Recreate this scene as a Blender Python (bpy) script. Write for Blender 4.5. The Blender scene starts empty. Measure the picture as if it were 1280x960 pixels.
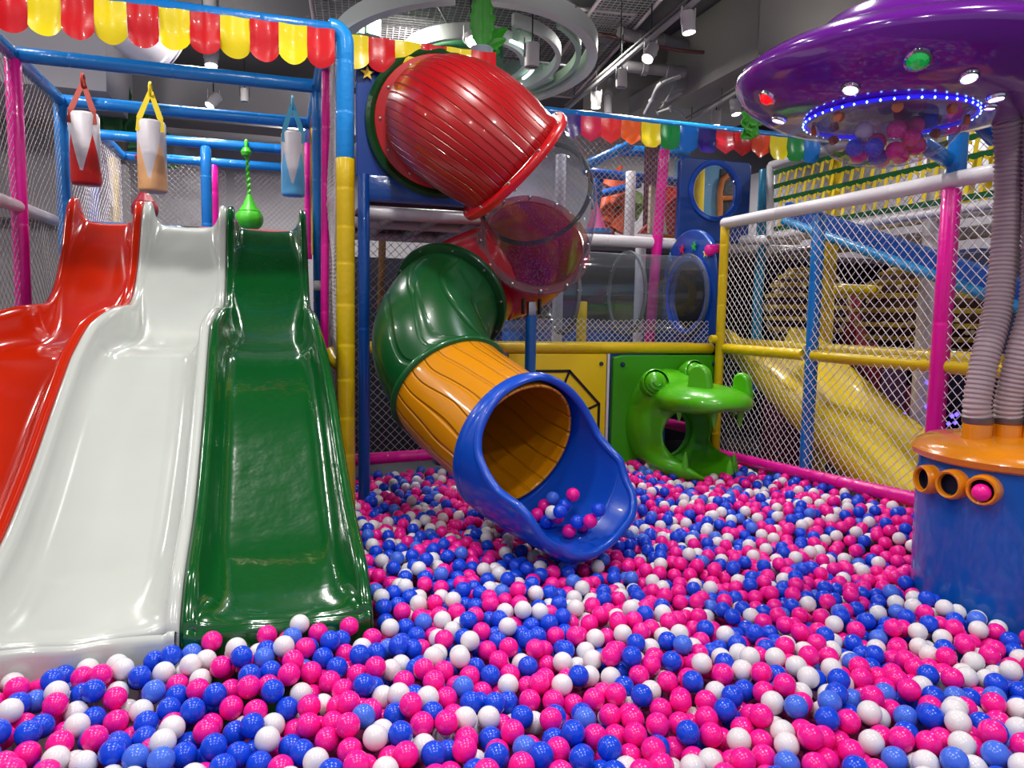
import bpy, bmesh, math, random
import numpy as np
from mathutils import Vector, Matrix
R = math.radians
random.seed(7); rng = np.random.default_rng(11)
SC = bpy.context.scene
COL = SC.collection
# ------------------------------------------------------------------ camera
F = 920.; ZC = 1.62
yaw = math.atan((640-345)/F); pitch = math.atan((480-394)/F); roll = R(1.0)
f = Vector((math.sin(yaw)*math.cos(pitch), math.cos(yaw)*math.cos(pitch), -math.sin(pitch)))
r0 = Vector((math.cos(yaw), -math.sin(yaw), 0)); u0 = r0.cross(f)
cr = math.cos(roll)*r0 + math.sin(roll)*u0; cu = math.cos(roll)*u0 - math.sin(roll)*r0
CAM = Vector((0, 0, ZC))
cam = bpy.data.cameras.new('camera'); camo = bpy.data.objects.new('camera', cam); COL.objects.link(camo)
camo.matrix_world = Matrix(((cr.x, cu.x, -f.x, 0), (cr.y, cu.y, -f.y, 0), (cr.z, cu.z, -f.z, ZC), (0, 0, 0, 1)))
cam.sensor_width = 36; cam.lens = 36*F/1280; cam.clip_start = .05; SC.camera = camo

def P(px, py, X=None, Y=None, Z=None, D=None):
    """a point of the place seen at a pixel, on a known plane"""
    d = f + (px-640)/F*cr + (480-py)/F*cu
    t = X/d.x if X is not None else Y/d.y if Y is not None else (Z-ZC)/d.z if Z is not None else D
    return CAM + d*t
def proj(p):
    v = Vector(p)-CAM; z = v.dot(f)
    return 640+F*v.dot(cr)/z, 480-F*v.dot(cu)/z, z

# ------------------------------------------------------------------ materials
MATS = {}
def srgb(c):
    return tuple(((x/255)/12.92 if x/255 <= .04045 else ((x/255+.055)/1.055)**2.4) for x in c)+(1,)
def mat(name, c, rough=.35, coat=0, metal=0, bump=0, bscale=40, var=0, vscale=6, emit=0, spec=.5, kind='noise', ior=1.45):
    if name in MATS: return MATS[name]
    m = bpy.data.materials.new(name); m.use_nodes = True; nt = m.node_tree; b = nt.nodes['Principled BSDF']
    col = srgb(c); b.inputs['Base Color'].default_value = col
    b.inputs['Roughness'].default_value = rough; b.inputs['Metallic'].default_value = metal
    b.inputs['Coat Weight'].default_value = coat; b.inputs['Coat Roughness'].default_value = .06
    b.inputs['Specular IOR Level'].default_value = spec; b.inputs['IOR'].default_value = ior
    tc = nt.nodes.new('ShaderNodeTexCoord')
    if emit: b.inputs['Emission Color'].default_value = col; b.inputs['Emission Strength'].default_value = emit
    if var:
        n = nt.nodes.new('ShaderNodeTexNoise'); n.inputs['Scale'].default_value = vscale; n.inputs['Detail'].default_value = 4
        nt.links.new(tc.outputs['Object'], n.inputs['Vector'])
        mx = nt.nodes.new('ShaderNodeMix'); mx.data_type = 'RGBA'
        mx.inputs[6].default_value = tuple(x*(1-var) for x in col[:3])+(1,)
        mx.inputs[7].default_value = tuple(min(1, x*(1+var)) for x in col[:3])+(1,)
        nt.links.new(n.outputs['Fac'], mx.inputs[0]); nt.links.new(mx.outputs[2], b.inputs['Base Color'])
    if bump:
        bp = nt.nodes.new('ShaderNodeBump'); bp.inputs['Strength'].default_value = bump; bp.inputs['Distance'].default_value = .01
        n2 = nt.nodes.new('ShaderNodeTexNoise'); n2.inputs['Scale'].default_value = bscale; n2.inputs['Detail'].default_value = 3
        nt.links.new(tc.outputs['Object'], n2.inputs['Vector'])
        nt.links.new(n2.outputs['Fac'], bp.inputs['Height']); nt.links.new(bp.outputs['Normal'], b.inputs['Normal'])
        if coat: nt.links.new(bp.outputs['Normal'], b.inputs['Coat Normal'])
    MATS[name] = m; return m
def woodplastic(name, c, scale=(3, 3, 26), rough=.3, strength=.9, dist=3.0, lines=1.0, rot=(0, 0, 0)):
    """moulded plastic with raised wood-grain lines"""
    m = mat(name, c, rough=rough, coat=.25); nt = m.node_tree; b = nt.nodes['Principled BSDF']
    tc = nt.nodes.new('ShaderNodeTexCoord'); mp = nt.nodes.new('ShaderNodeMapping'); mp.inputs['Scale'].default_value = scale; mp.inputs['Rotation'].default_value = rot
    w = nt.nodes.new('ShaderNodeTexWave'); w.wave_type = 'BANDS'; w.bands_direction = 'Z'; w.inputs['Scale'].default_value = lines
    w.inputs['Distortion'].default_value = dist; w.inputs['Detail'].default_value = 1.; w.inputs['Detail Scale'].default_value = .6
    cr_ = nt.nodes.new('ShaderNodeValToRGB'); cr_.color_ramp.elements[0].position = .0; cr_.color_ramp.elements[1].position = .16
    bp = nt.nodes.new('ShaderNodeBump'); bp.inputs['Strength'].default_value = strength; bp.inputs['Distance'].default_value = .012
    nt.links.new(tc.outputs['UV'], mp.inputs['Vector']); nt.links.new(mp.outputs['Vector'], w.inputs['Vector'])
    nt.links.new(w.outputs['Fac'], cr_.inputs['Fac']); nt.links.new(cr_.outputs['Color'], bp.inputs['Height'])
    nt.links.new(bp.outputs['Normal'], b.inputs['Normal']); nt.links.new(bp.outputs['Normal'], b.inputs['Coat Normal'])
    return m
def clear(name, tint=(235, 240, 245), gl=.9, rough=.04, haze=.0):
    if name in MATS: return MATS[name]
    m = bpy.data.materials.new(name); m.use_nodes = True; nt = m.node_tree; nt.nodes.clear()
    o = nt.nodes.new('ShaderNodeOutputMaterial'); t = nt.nodes.new('ShaderNodeBsdfTransparent'); t.inputs['Color'].default_value = srgb(tint)
    g = nt.nodes.new('ShaderNodeBsdfGlossy'); g.inputs['Roughness'].default_value = rough; g.inputs['Color'].default_value = (.9, .9, .9, 1)
    lw = nt.nodes.new('ShaderNodeLayerWeight'); lw.inputs['Blend'].default_value = .5
    pw_ = nt.nodes.new('ShaderNodeMath'); pw_.operation = 'POWER'; pw_.inputs[1].default_value = 4.
    mu = nt.nodes.new('ShaderNodeMath'); mu.operation = 'MULTIPLY_ADD'; mu.inputs[1].default_value = .6*gl; mu.inputs[2].default_value = .05*gl
    mx = nt.nodes.new('ShaderNodeMixShader'); nt.links.new(lw.outputs['Facing'], pw_.inputs[0]); nt.links.new(pw_.outputs[0], mu.inputs[0]); nt.links.new(mu.outputs[0], mx.inputs[0])
    nt.links.new(t.outputs[0], mx.inputs[1]); nt.links.new(g.outputs[0], mx.inputs[2])
    if haze:
        d = nt.nodes.new('ShaderNodeBsdfDiffuse'); d.inputs['Color'].default_value = srgb((190, 195, 205)); m2 = nt.nodes.new('ShaderNodeMixShader'); m2.inputs[0].default_value = haze
        nt.links.new(mx.outputs[0], m2.inputs[1]); nt.links.new(d.outputs[0], m2.inputs[2]); nt.links.new(m2.outputs[0], o.inputs['Surface'])
    else: nt.links.new(mx.outputs[0], o.inputs['Surface'])
    MATS[name] = m; return m

FOAM = dict(rough=.3, coat=.35, bump=.25, bscale=30)
blue_p = mat('blue_vinyl_padding', (12, 112, 190), **FOAM)
dblue_p = mat('deep_blue_vinyl_padding', (8, 70, 150), **FOAM)
yel_p = mat('yellow_vinyl_padding', (208, 176, 8), **FOAM)
mag_p = mat('magenta_vinyl_padding', (226, 14, 150), **FOAM)
whi_p = mat('white_vinyl_padding', (206, 202, 208), **FOAM)
teal_p = mat('teal_vinyl_padding', (20, 120, 160), **FOAM)
net_w = mat('white_nylon_netting', (205, 196, 200), rough=.7)
net_d = mat('dusty_nylon_netting', (150, 142, 142), rough=.7)
steel = mat('zinc_steel', (170, 170, 172), rough=.35, metal=1)
darkmetal = mat('dark_bracket_metal', (30, 40, 36), rough=.5)
red_pl = mat('orange_red_fibreglass', (196, 36, 4), rough=.16, coat=.6, bump=.12, bscale=5, var=.05)
white_pl = mat('white_fibreglass', (194, 199, 193), rough=.2, coat=.5, bump=.10, bscale=5, var=.03)
green_pl = mat('dark_green_fibreglass', (5, 80, 30), rough=.16, coat=.8, bump=.32, bscale=7, var=.1)
blue_pl = mat('blue_rotomoulded_plastic', (10, 74, 190), rough=.28, coat=.3, bump=.05, bscale=20)
pan_pl = mat('blue_panel_plastic', (8, 62, 150), rough=.3, coat=.3)
croc_pl = mat('lime_green_plastic', (76, 172, 14), rough=.28, coat=.3)
croc_bd = mat('green_panel_plastic', (58, 148, 16), rough=.4)

# ------------------------------------------------------------------ mesh helpers
class MB:
    def __init__(s): s.v = []; s.f = []; s.mi = []; s.uv = []; s.n = 0
    def add(s, vs, fs, mi=0, uvs=None):
        b = s.n; s.v += [tuple(v) for v in vs]; s.n += len(vs)
        s.f += [tuple(i+b for i in q) for q in fs]; s.mi += [mi]*len(fs)
        s.uv += list(uvs) if uvs else [(0, 0)]*len(vs); return s
    def box(s, c, d, mi=0, rot=None, bev=.004):
        bm = bmesh.new(); bmesh.ops.create_cube(bm, size=1)
        bmesh.ops.scale(bm, vec=d, verts=bm.verts)
        b = min(bev, min(d)*.45)
        if b > 0: bmesh.ops.bevel(bm, geom=bm.edges[:], offset=b, segments=2, affect='EDGES', profile=.5)
        M = Matrix.Translation(c) @ (rot.to_4x4() if rot else Matrix())
        bm.transform(M); bm.verts.ensure_lookup_table()
        s.add([v.co for v in bm.verts], [[v.index for v in q.verts] for q in bm.faces], mi); bm.free(); return s
    def tube(s, pts, r, n=16, mi=0, cap=True, closed=False, up=None, arc=None, vs=1.):
        pts = [Vector(p) for p in pts]; N = len(pts); rr = r if hasattr(r, '__len__') else [r]*N
        tg = []
        for i in range(N):
            a = pts[(i-1) % N] if (closed or i) else pts[0]; b = pts[(i+1) % N] if (closed or i < N-1) else pts[-1]
            t = (b-a); tg.append(t.normalized() if t.length > 1e-9 else Vector((0, 0, 1)))
        ref = Vector(up) if up else (Vector((0, 0, 1)) if abs(tg[0].z) < .9 else Vector((1, 0, 0)))
        nrm = (ref-tg[0]*ref.dot(tg[0])).normalized(); V = []; U = []; L = 0
        for i in range(N):
            nrm = (nrm-tg[i]*nrm.dot(tg[i])).normalized(); bi = tg[i].cross(nrm)
            if i: L += (pts[i]-pts[i-1]).length
            for k in range(n+1 if not closed else n):
                a = 2*math.pi*k/n; V.append(pts[i]+(nrm*math.cos(a)+bi*math.sin(a))*rr[i]); U.append((k/n, L))
        w = n+1 if not closed else n; Fs = []
        for i in range(N if closed else N-1):
            j = (i+1) % N
            for k in range(n):
                k2 = k+1 if not closed else (k+1) % n
                Fs.append((i*w+k, i*w+k2, j*w+k2, j*w+k))
        if cap and not closed: Fs.append(tuple(range(n))[::-1]); Fs.append(tuple((N-1)*w+k for k in range(n)))
        return s.add(V, Fs, mi, U)
    def lathe(s, prof, c=(0, 0, 0), n=48, mi=0, axis=None):
        c = Vector(c); q = Vector(axis).to_track_quat('Z', 'Y') if axis else None; V = []; U = []
        for j, (r, z) in enumerate(prof):
            for k in range(n):
                a = 2*math.pi*k/n; p = Vector((r*math.cos(a), r*math.sin(a), z))
                V.append(c+(q @ p if q else p)); U.append((k/n, j/len(prof)))
        Fs = [(j*n+k, j*n+(k+1) % n, (j+1)*n+(k+1) % n, (j+1)*n+k) for j in range(len(prof)-1) for k in range(n)]
        return s.add(V, Fs, mi, U)
    def grid(s, G, mi=0, flip=False):
        m, n = len(G), len(G[0]); V = [p for row in G for p in row]; U = [(j/(n-1), i/(m-1)) for i in range(m) for j in range(n)]
        Fs = [(i*n+j, i*n+j+1, (i+1)*n+j+1, (i+1)*n+j) for i in range(m-1) for j in range(n-1)]
        if flip: Fs = [q[::-1] for q in Fs]
        return s.add(V, Fs, mi, U)
    def extrude(s, outline, origin, ux, uy, th, mi=0):
        """flat outline (2-D points) given thickness"""
        o = Vector(origin); ux = Vector(ux); uy = Vector(uy); w = ux.cross(uy).normalized()*th; n = len(outline)
        A = [o+ux*a+uy*b for a, b in outline]; B = [p+w for p in A]
        return s.add(A+B, [tuple(range(n))[::-1], tuple(range(n, 2*n))]+[(i, (i+1) % n, n+(i+1) % n, n+i) for i in range(n)], mi)
    def build(s, name, mats, parent=None, smooth=True, sub=0, solid=0, bev=0, angle=40):
        me = bpy.data.meshes.new(name); me.from_pydata(s.v, [], s.f)
        for m in (mats if isinstance(mats, (list, tuple)) else [mats]): me.materials.append(m)
        me.polygons.foreach_set('material_index', s.mi)
        uvl = me.uv_layers.new(name='UVMap'); li = np.zeros(len(me.loops), dtype=np.int32); me.loops.foreach_get('vertex_index', li)
        uvl.data.foreach_set('uv', np.array(s.uv, dtype=np.float32)[li].ravel())
        bm = bmesh.new(); bm.from_mesh(me); bmesh.ops.remove_doubles(bm, verts=bm.verts, dist=1e-5)
        if not getattr(s, 'raw', 0): bmesh.ops.recalc_face_normals(bm, faces=bm.faces)
        bm.to_mesh(me); bm.free()
        if smooth: me.shade_smooth()
        o = bpy.data.objects.new(name, me); COL.objects.link(o)
        if smooth and angle: me.set_sharp_from_angle(angle=R(angle))
        if solid: md = o.modifiers.new('thickness', 'SOLIDIFY'); md.thickness = solid; md.offset = 0
        if bev: md = o.modifiers.new('bevel', 'BEVEL'); md.width = bev; md.segments = 2; md.limit_method = 'ANGLE'
        if sub: md = o.modifiers.new('subdivision', 'SUBSURF'); md.levels = sub; md.render_levels = sub
        if parent: o.parent = parent
        return o
def tag(o, label=None, cat=None, group=None, kind=None):
    if label: o['label'] = label
    if cat: o['category'] = cat
    if group: o['group'] = group
    if kind: o['kind'] = kind
    return o
def thing(name, label, cat, group=None):
    return tag(bpy.data.objects.new(name, None) if COL else None, label, cat, group)
def T(name, label, cat, group=None, loc=None):
    o = bpy.data.objects.new(name, None); COL.objects.link(o); o.empty_display_size = .1
    return tag(o, label, cat, group)
def base(o):
    """move the empty to the base of its parts, the parts stay where they are"""
    bpy.context.view_layer.update()
    mn = Vector((1e9,)*3); mx = -mn
    def walk(q):
        nonlocal mn, mx
        if q.type == 'MESH':
            for v in q.bound_box:
                w = q.matrix_world @ Vector(v); mn = Vector(map(min, mn, w)); mx = Vector(map(max, mx, w))
        for c in q.children: walk(c)
    walk(o); d = Vector(((mn.x+mx.x)/2, (mn.y+mx.y)/2, mn.z))
    o.location = d
    for c in o.children: c.location = c.location-d
def crom(pts, n=8, closed=False):
    """smooth curve through points; tuples may carry extra numbers"""
    pts = [np.array(p, float) for p in pts]; N = len(pts); out = []
    g = (lambda i: pts[i % N]) if closed else (lambda i: pts[max(0, min(N-1, i))])
    for i in range(N if closed else N-1):
        a, b, c, d = g(i-1), g(i), g(i+1), g(i+2)
        for k in range(n):
            t = k/n; out.append(.5*((2*b)+(-a+c)*t+(2*a-5*b+4*c-d)*t*t+(-a+3*b-3*c+d)*t**3))
    if not closed: out.append(pts[-1])
    return out
def pipe(name, pts, r, m, parent, pitch=.2, n=16, groove=.0025):
    """padded pipe: foam sleeve with taped joints every pitch"""
    pts = [Vector(p) for p in pts]; L = [0]
    for a, b in zip(pts, pts[1:]): L.append(L[-1]+(b-a).length)
    tot = L[-1]; marks = []
    def at(d):
        d = max(0, min(tot, d))
        for i in range(len(pts)-1):
            if d <= L[i+1]+1e-9: return pts[i].lerp(pts[i+1], (d-L[i])/max(1e-9, L[i+1]-L[i]))
        return pts[-1]
    ds = [(0, r*.9), (.008, r)]
    k = pitch*random.uniform(.5, 1)
    stops = set()
    while pitch and k < tot-.04:
        stops.add(k); k += pitch*random.uniform(.85, 1.15)
    for k in stops: ds += [(k-.012, r), (k-.004, r-groove), (k+.004, r+.001), (k+.012, r)]
    for l in L[1:-1]: ds.append((l, r))
    ds += [(tot-.008, r), (tot, r*.9)]
    ds.sort()
    mb = MB(); mb.tube([at(d) for d, _ in ds], [q for _, q in ds], n)
    return mb.build(name, m, parent, angle=60)
def vec(*a): return Vector(a)
def arcpts(c, r, a0, a1, n, ux=(1, 0, 0), uy=(0, 0, 1)):
    c = Vector(c); ux = Vector(ux); uy = Vector(uy)
    return [c+ux*r*math.cos(a0+(a1-a0)*i/n)+uy*r*math.sin(a0+(a1-a0)*i/n) for i in range(n+1)]
def star(r, n=5, k=.42, rot=math.pi/2):
    return [((r if i % 2 == 0 else r*k)*math.cos(rot+i*math.pi/n), (r if i % 2 == 0 else r*k)*math.sin(rot+i*math.pi/n)) for i in range(2*n)]
def net(o, u, v, label, cell=.05, r=.0023, m=net_w, sag=.012, name='safety_net', cat='net', kw=None, clip=None):
    """knotted diamond net strung over a rectangle: o corner, u and v sides; clip(a,b)->keep"""
    o = Vector(o); u = Vector(u); v = Vector(v); A = u.length; B = v.length; uh = u.normalized(); vh = v.normalized(); w = uh.cross(vh).normalized()
    mb = MB(); ph = random.uniform(0, 6)
    def pos(a, b):
        s = math.sin(math.pi*min(1, max(0, a/A)))*math.sin(math.pi*min(1, max(0, b/B)))
        return o+uh*a+vh*b+w*(sag*s*math.sin(a*7+ph)*math.cos(b*5)*2)+vh*(.006*math.sin(a*9+ph))
    V = []; Fs = []
    step = .12
    for sg in (1, -1):
        c = -B*1.0 if sg == 1 else 0
        k = c
        while k < (A if sg == 1 else A+B):
            # line: a = k + sg*b*ratio
            b0, b1 = 0, B
            if sg == 1: b0 = max(b0, -k); b1 = min(b1, A-k)
            else: b0 = max(b0, k-A); b1 = min(b1, k)
            if b1-b0 > .01:
                n = max(1, int((b1-b0)/step)); prev = None
                for i in range(n+1):
                    b = b0+(b1-b0)*i/n; a = k+sg*b
                    if clip and not clip(a, b): prev = None; continue
                    p = pos(a, b); d = uh*sg+vh; e = d.cross(w).normalized()*r; g = w*r
                    base_ = len(V); V += [p+e, p+g, p-e, p-g]
                    if prev is not None: Fs += [(prev+q, prev+(q+1) % 4, base_+(q+1) % 4, base_+q) for q in range(4)]
                    prev = base_
            k += cell*1.414
    mb.add(V, Fs); mb.raw = 1
    return tag(mb.build(name, m, smooth=False), label, cat)

S = .45     # height of the ball surface
exec_order = []
# ================================================================== ROOM
def struct(name, mb, m): return tag(mb.build(name, m, smooth=False), kind='structure')
m_floor = mat('floor_foam_mats', (70, 70, 78), rough=.8, var=.1)
m_wall = mat('pale_painted_wall', (168, 164, 170), rough=.85, var=.04, vscale=1.5)
m_dark = mat('dark_painted_wall', (52, 50, 56), rough=.9, var=.2, vscale=1.5)
m_ceil = mat('dark_sprayed_ceiling', (84, 82, 84), rough=.95, var=.3, vscale=1.2)
struct('floor', MB().box((2.5, 4.5, -.05), (15, 16, .1), bev=0), m_floor)
struct('ceiling', MB().box((2.5, 4.5, 5.05), (15, 16, .1), bev=0), m_ceil)
struct('wall_back', MB().box((2.5, 12.05, 2.5), (15, .1, 5), bev=0), m_wall)
struct('wall_left', MB().box((-4.45, 5.5, 2.5), (.1, 13, 5), bev=0), m_wall)
struct('wall_right', MB().box((9.95, 5.5, 2.5), (.1, 13, 5), bev=0), m_dark)

# ================================================================== WAVE SLIDES
RIM = crom([(5.72, 2.02), (5.66, 2.24), (5.52, 2.335), (5.38, 2.24), (5.22, 1.98), (5.02, 1.76), (4.8, 1.655), (4.52, 1.635), (4.36, 1.61), (4.15, 1.50),
            (3.85, 1.27), (3.5, .99), (3.2, .79), (2.98, .69), (2.88, .645), (2.80, .585), (2.75, .535), (2.72, .50)], 6)
BED = crom([(5.72, 2.17), (5.62, 2.185), (5.5, 2.175), (5.35, 2.06), (5.15, 1.86), (4.95, 1.68), (4.7, 1.52), (4.45, 1.43), (4.3, 1.40), (4.15, 1.34),
            (3.85, 1.12), (3.5, .84), (3.2, .64), (2.98, .55), (2.84, .515), (2.75, .505), (2.72, .495)], 6)
def rimz(y): return float(np.interp(-y, [-p[0] for p in RIM], [p[1] for p in RIM]))
def bedz(y): return float(np.interp(-y, [-p[0] for p in BED], [p[1] for p in BED]))
YK = [2.72, 2.9, 3.3, 3.7, 4.0, 4.22, 4.42, 4.52, 5.7]
BX = {0: [-1.67, -1.66, -1.64, -1.60, -1.53, -1.44, -1.27, -1.25, -1.27],
      1: [-1.005, -1.0, -.985, -.965, -.945, -.91, -.835, -.82, -.83],
      2: [-.337, -.335, -.332, -.332, -.335, -.337, -.305, -.296, -.318],
      3: [.338, .333, .312, .29, .265, .235, .215, .208, .212]}
def bx(i, y): return float(np.interp(y, YK, BX[i]))
def wave_slide(i, name, m, label):
    t = T(name, label, 'slide', None)
    ys = [5.72-(5.72-2.72)*k/110 for k in range(111)]; G = []
    for y in ys:
        xl, xr = bx(i, y)+.002, bx(i+1, y)-.002; zr = rimz(y); zb = min(bedz(y), zr+.0 if y < 5.55 else 9); w = .04
        fw = .095 if y < 4.2 else .07
        fl = max(0, (3.25-y)/.53)                       # the walls swing wider at the foot
        fw += .09*fl**1.7
        row = [(xl, zr-.13), (xl, zr-.05), (xl, zr-.012), (xl+.012, zr), (xl+w-.006, zr), (xl+w+.006, zr-.010)]
        n = 7
        for k in range(1, n+1):
            a = k/n*math.pi/2; row.append((xl+w+.008+fw*(1-math.cos(a)), zb+(zr-.012-zb)*(1-math.sin(a))))
        wl = row[-1][0]; wr = xr-(wl-xl)
        mid = [(wl+(wr-wl)*q, zb-.008*math.sin(math.pi*q)) for q in (.08, .25, .5, .75, .92)]
        right = [(xr-(a-xl), z) for a, z in row][::-1]
        G.append([Vector((a, y, z)) for a, z in row+mid+right])
    mb = MB(); mb.grid(G)
    c = mb.build('chute', m, t, angle=75); md = c.modifiers.new('thickness', 'SOLIDIFY'); md.thickness = .012; md.offset = -1
    # front apron below the lip, slightly bulged
    xl, xr = bx(i, 2.72), bx(i+1, 2.72); n = 24; G = []
    last = [v for v in mb.v[-len(row+mid+right):]]
    xs = [v[0] for v in last]; zs = [v[2] for v in last]
    prof = [(0, 0), (.012, -.004), (.02, -.014), (.022, -.03), (.02, -.06), (.02, -.45)]
    for dy, dz in prof:
        G.append([Vector((xs[k], 2.72-dy, (zs[k]+dz) if dz > -.4 else .05)) for k in range(3, len(xs)-3)])
    MB().grid(G).build('front_apron', m, t, angle=60)
    sb = MB()
    for X in (xl+.006, xr-.006):                          # side skirts down to the floor
        ii = i if X < (xl+xr)/2 else i+1; sg = .006 if ii == i else -.006
        sb.grid([[Vector((bx(ii, y)+sg, y, rimz(y)-.05)) for y in ys], [Vector((bx(ii, y)+sg, y, .02)) for y in ys]])
    if i in (0, 2): 
        sb2 = MB(); ii, sg = (0, .004) if i == 0 else (3, -.004)
        sb2.grid([[Vector((bx(ii, y)+sg, y, rimz(y)-.05)) for y in ys], [Vector((bx(ii, y)+sg, y, max(.02, rimz(y)-.34))) for y in ys]])
        sb2.build('side_skirt', m, t, solid=.008)
    base(t); return t
wave_slide(0, 'wave_slide', red_pl, 'orange-red wavy slide at the left edge, beside the white slide')
wave_slide(1, 'wave_slide', white_pl, 'white wavy slide running between the orange-red and the green slide')
wave_slide(2, 'wave_slide', green_pl, 'glossy dark green wavy slide ending in the ball pit beside the yellow padded post')
# structure under the slides
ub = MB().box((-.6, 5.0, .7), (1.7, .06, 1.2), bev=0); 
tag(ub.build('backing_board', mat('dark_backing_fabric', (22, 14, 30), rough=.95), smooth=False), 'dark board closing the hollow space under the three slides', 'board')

# ================================================================== LEFT TOWER
tw = T('tower_frame', 'blue, magenta and yellow padded pipe frame around the top of the three wavy slides', 'frame')
XL, XR, ZT = -1.55, .30, 3.19
def lab(o, s): o['label'] = s; return o
Yf = 4.41
pf = P(430, 130, Y=Yf)
pipe('beam', [(-2.3, Yf, ZT), (XR+.02, Yf, ZT)], .046, blue_p, tw, .5)
for Y, x0, x1 in ((5.5, XL, XR), (6.57, XL, XR), (7.7, -1.5, XR), (8.65, -1.5, XR)):
    pipe('beam', [(x0, Y, ZT), (x1, Y, ZT)], .046, blue_p, tw, .6)
pipe('beam', [(XL, 3.2, ZT), (XL, 6.57, ZT)], .044, blue_p, tw, .6)
pipe('beam', [(XL+.05, 7.7, ZT), (XL+.05, 8.65, ZT)], .044, blue_p, tw, .6)
pipe('beam', [(XR, Yf, ZT), (XR, 7.7, ZT)], .044, blue_p, tw, .6)
# front corner: the blue sleeve bends over the top, the yellow sleeve covers the foot
bend = [(XR+.0, Yf-.0, ZT+.015)]+[tuple(p) for p in arcpts((pf.x-.07, Yf, ZT-.06), .075, math.pi/2, 0, 6)]+[(pf.x+.005, Yf, 2.49)]
pipe('post', bend, .052, mat('light_blue_vinyl_padding', (20, 140, 220), **FOAM), tw, .28)
lab(pipe('post', [(pf.x+.005, Yf, 2.5), (pf.x+.005, Yf, .15)], .054, yel_p, tw, .22), 'yellow padded post')
pipe('post', [(XR+.02, 5.0, ZT), (XR+.0, 5.0, 1.32)], .026, mag_p, tw, .4)
pipe('post', [(XR-.01, 5.5, ZT), (XR-.01, 5.5, .3)], .035, blue_p, tw, .4)
p = P(393, 200, Y=6.5); pipe('post', [(p.x, 6.5, 3.14), (p.x, 6.5, 2.1)], .032, yel_p, tw, .3)
p = P(385, 230, Y=7.1); pipe('post', [(p.x, 7.1, 3.14), (p.x, 7.1, 2.1)], .032, mag_p, tw, .3)
pipe('post', [(XL, 5.5, 3.16), (XL, 5.5, .3)], .048, mag_p, tw, 1.2)
pipe('post', [(XL, 6.57, 3.16), (XL, 6.57, .3)], .048, blue_p, tw, .4)
p = P(143, 240, Y=8.65); pipe('post', [(p.x, 8.65, 3.16), (p.x, 8.65, 2.1)], .045, yel_p, tw, .3)
p = P(258, 230, Y=7.7); pipe('post', [(p.x, 7.7, 3.16), (p.x, 7.7, 2.1)], .05, blue_p, tw, .4)
p = P(267, 240, Y=8.65); pipe('post', [(p.x, 8.65, 3.16), (p.x, 8.65, 2.1)], .05, mag_p, tw, .4)
p = P(117, 240, Y=7.6); pipe('post', [(p.x, 7.6, 3.16), (p.x, 7.6, 2.1)], .04, mat('lilac_vinyl_padding', (130, 140, 200), **FOAM), tw, .4)
a = P(0, 250, X=XL); b = P(58, 272, X=XL); pipe('rail', [a+(a-b)*.3, b+(b-a)*.2], .04, whi_p, tw, .4)
a = P(413, 258, Y=5.02); b = P(431, 234, Y=4.5); pipe('rail', [a, b], .035, whi_p, tw, .0)
a = P(392, 357, Y=5.3); pipe('rail', [a, a+vec(.25, 0, 0)], .035, whi_p, tw, 0)
pipe('brace', [P(414, 440, Y=4.75), P(420, 452, Y=4.6), P(436, 466, Y=4.43)], .04, yel_p, tw, .1)
pipe('brace', [P(418, 520, Y=4.42), P(440, 520, Y=4.42)], .032, yel_p, tw, 0)
base(tw)
# the deck behind the slide tops
dk = T('deck', 'raised deck behind the slide tops with a blue and red padded front edge', 'deck')
MB().box((-.52, 7.7, 2.06), (1.42, 4.1, .08)).build('deck_board', mat('dark_blue_deck_vinyl', (30, 50, 120), rough=.5), dk, smooth=False)
MB().box((-.92, 5.72, 2.16), (.62, .1, .09), bev=.03).build('edge_pad', blue_p, dk)
MB().box((-.15, 5.72, 2.16), (.75, .1, .09), bev=.03).build('edge_pad', mat('coral_vinyl_padding', (232, 60, 70), **FOAM), dk)
base(dk)
# nets of the tower
net((XL, 3.1, 1.3), (0, 2.4, 0), (0, 0, 1.86), 'white safety net on the far left, in front of the magenta post', .05, .002, net_d)
net((XL, 5.5, 1.3), (0, 1.05, 0), (0, 0, 1.86), 'white safety net between the magenta and blue posts left of the orange slide', .05, .002, net_d)
net((XL+.05, 6.6, 2.1), (0, 2.0, 0), (0, 0, 1.05), 'white safety net on the left behind the hanging red and white bag', .05, .0025)
net((-1.5, 8.7, 2.1), (1.0, 0, 0), (0, 0, 1.05), 'dusty rear safety net left of the blue middle post behind the slides', .04, .0025, net_d)
net((-.42, 8.7, 2.1), (.8, 0, 0), (0, 0, 1.05), 'dusty rear safety net behind the green hanging ball', .04, .0025, net_d)
net((XR+.04, 4.46, .5), (0, 1.0, 0), (0, 0, 2.7), 'fine white safety net beside the yellow and blue corner post', .035, .0025)

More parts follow.
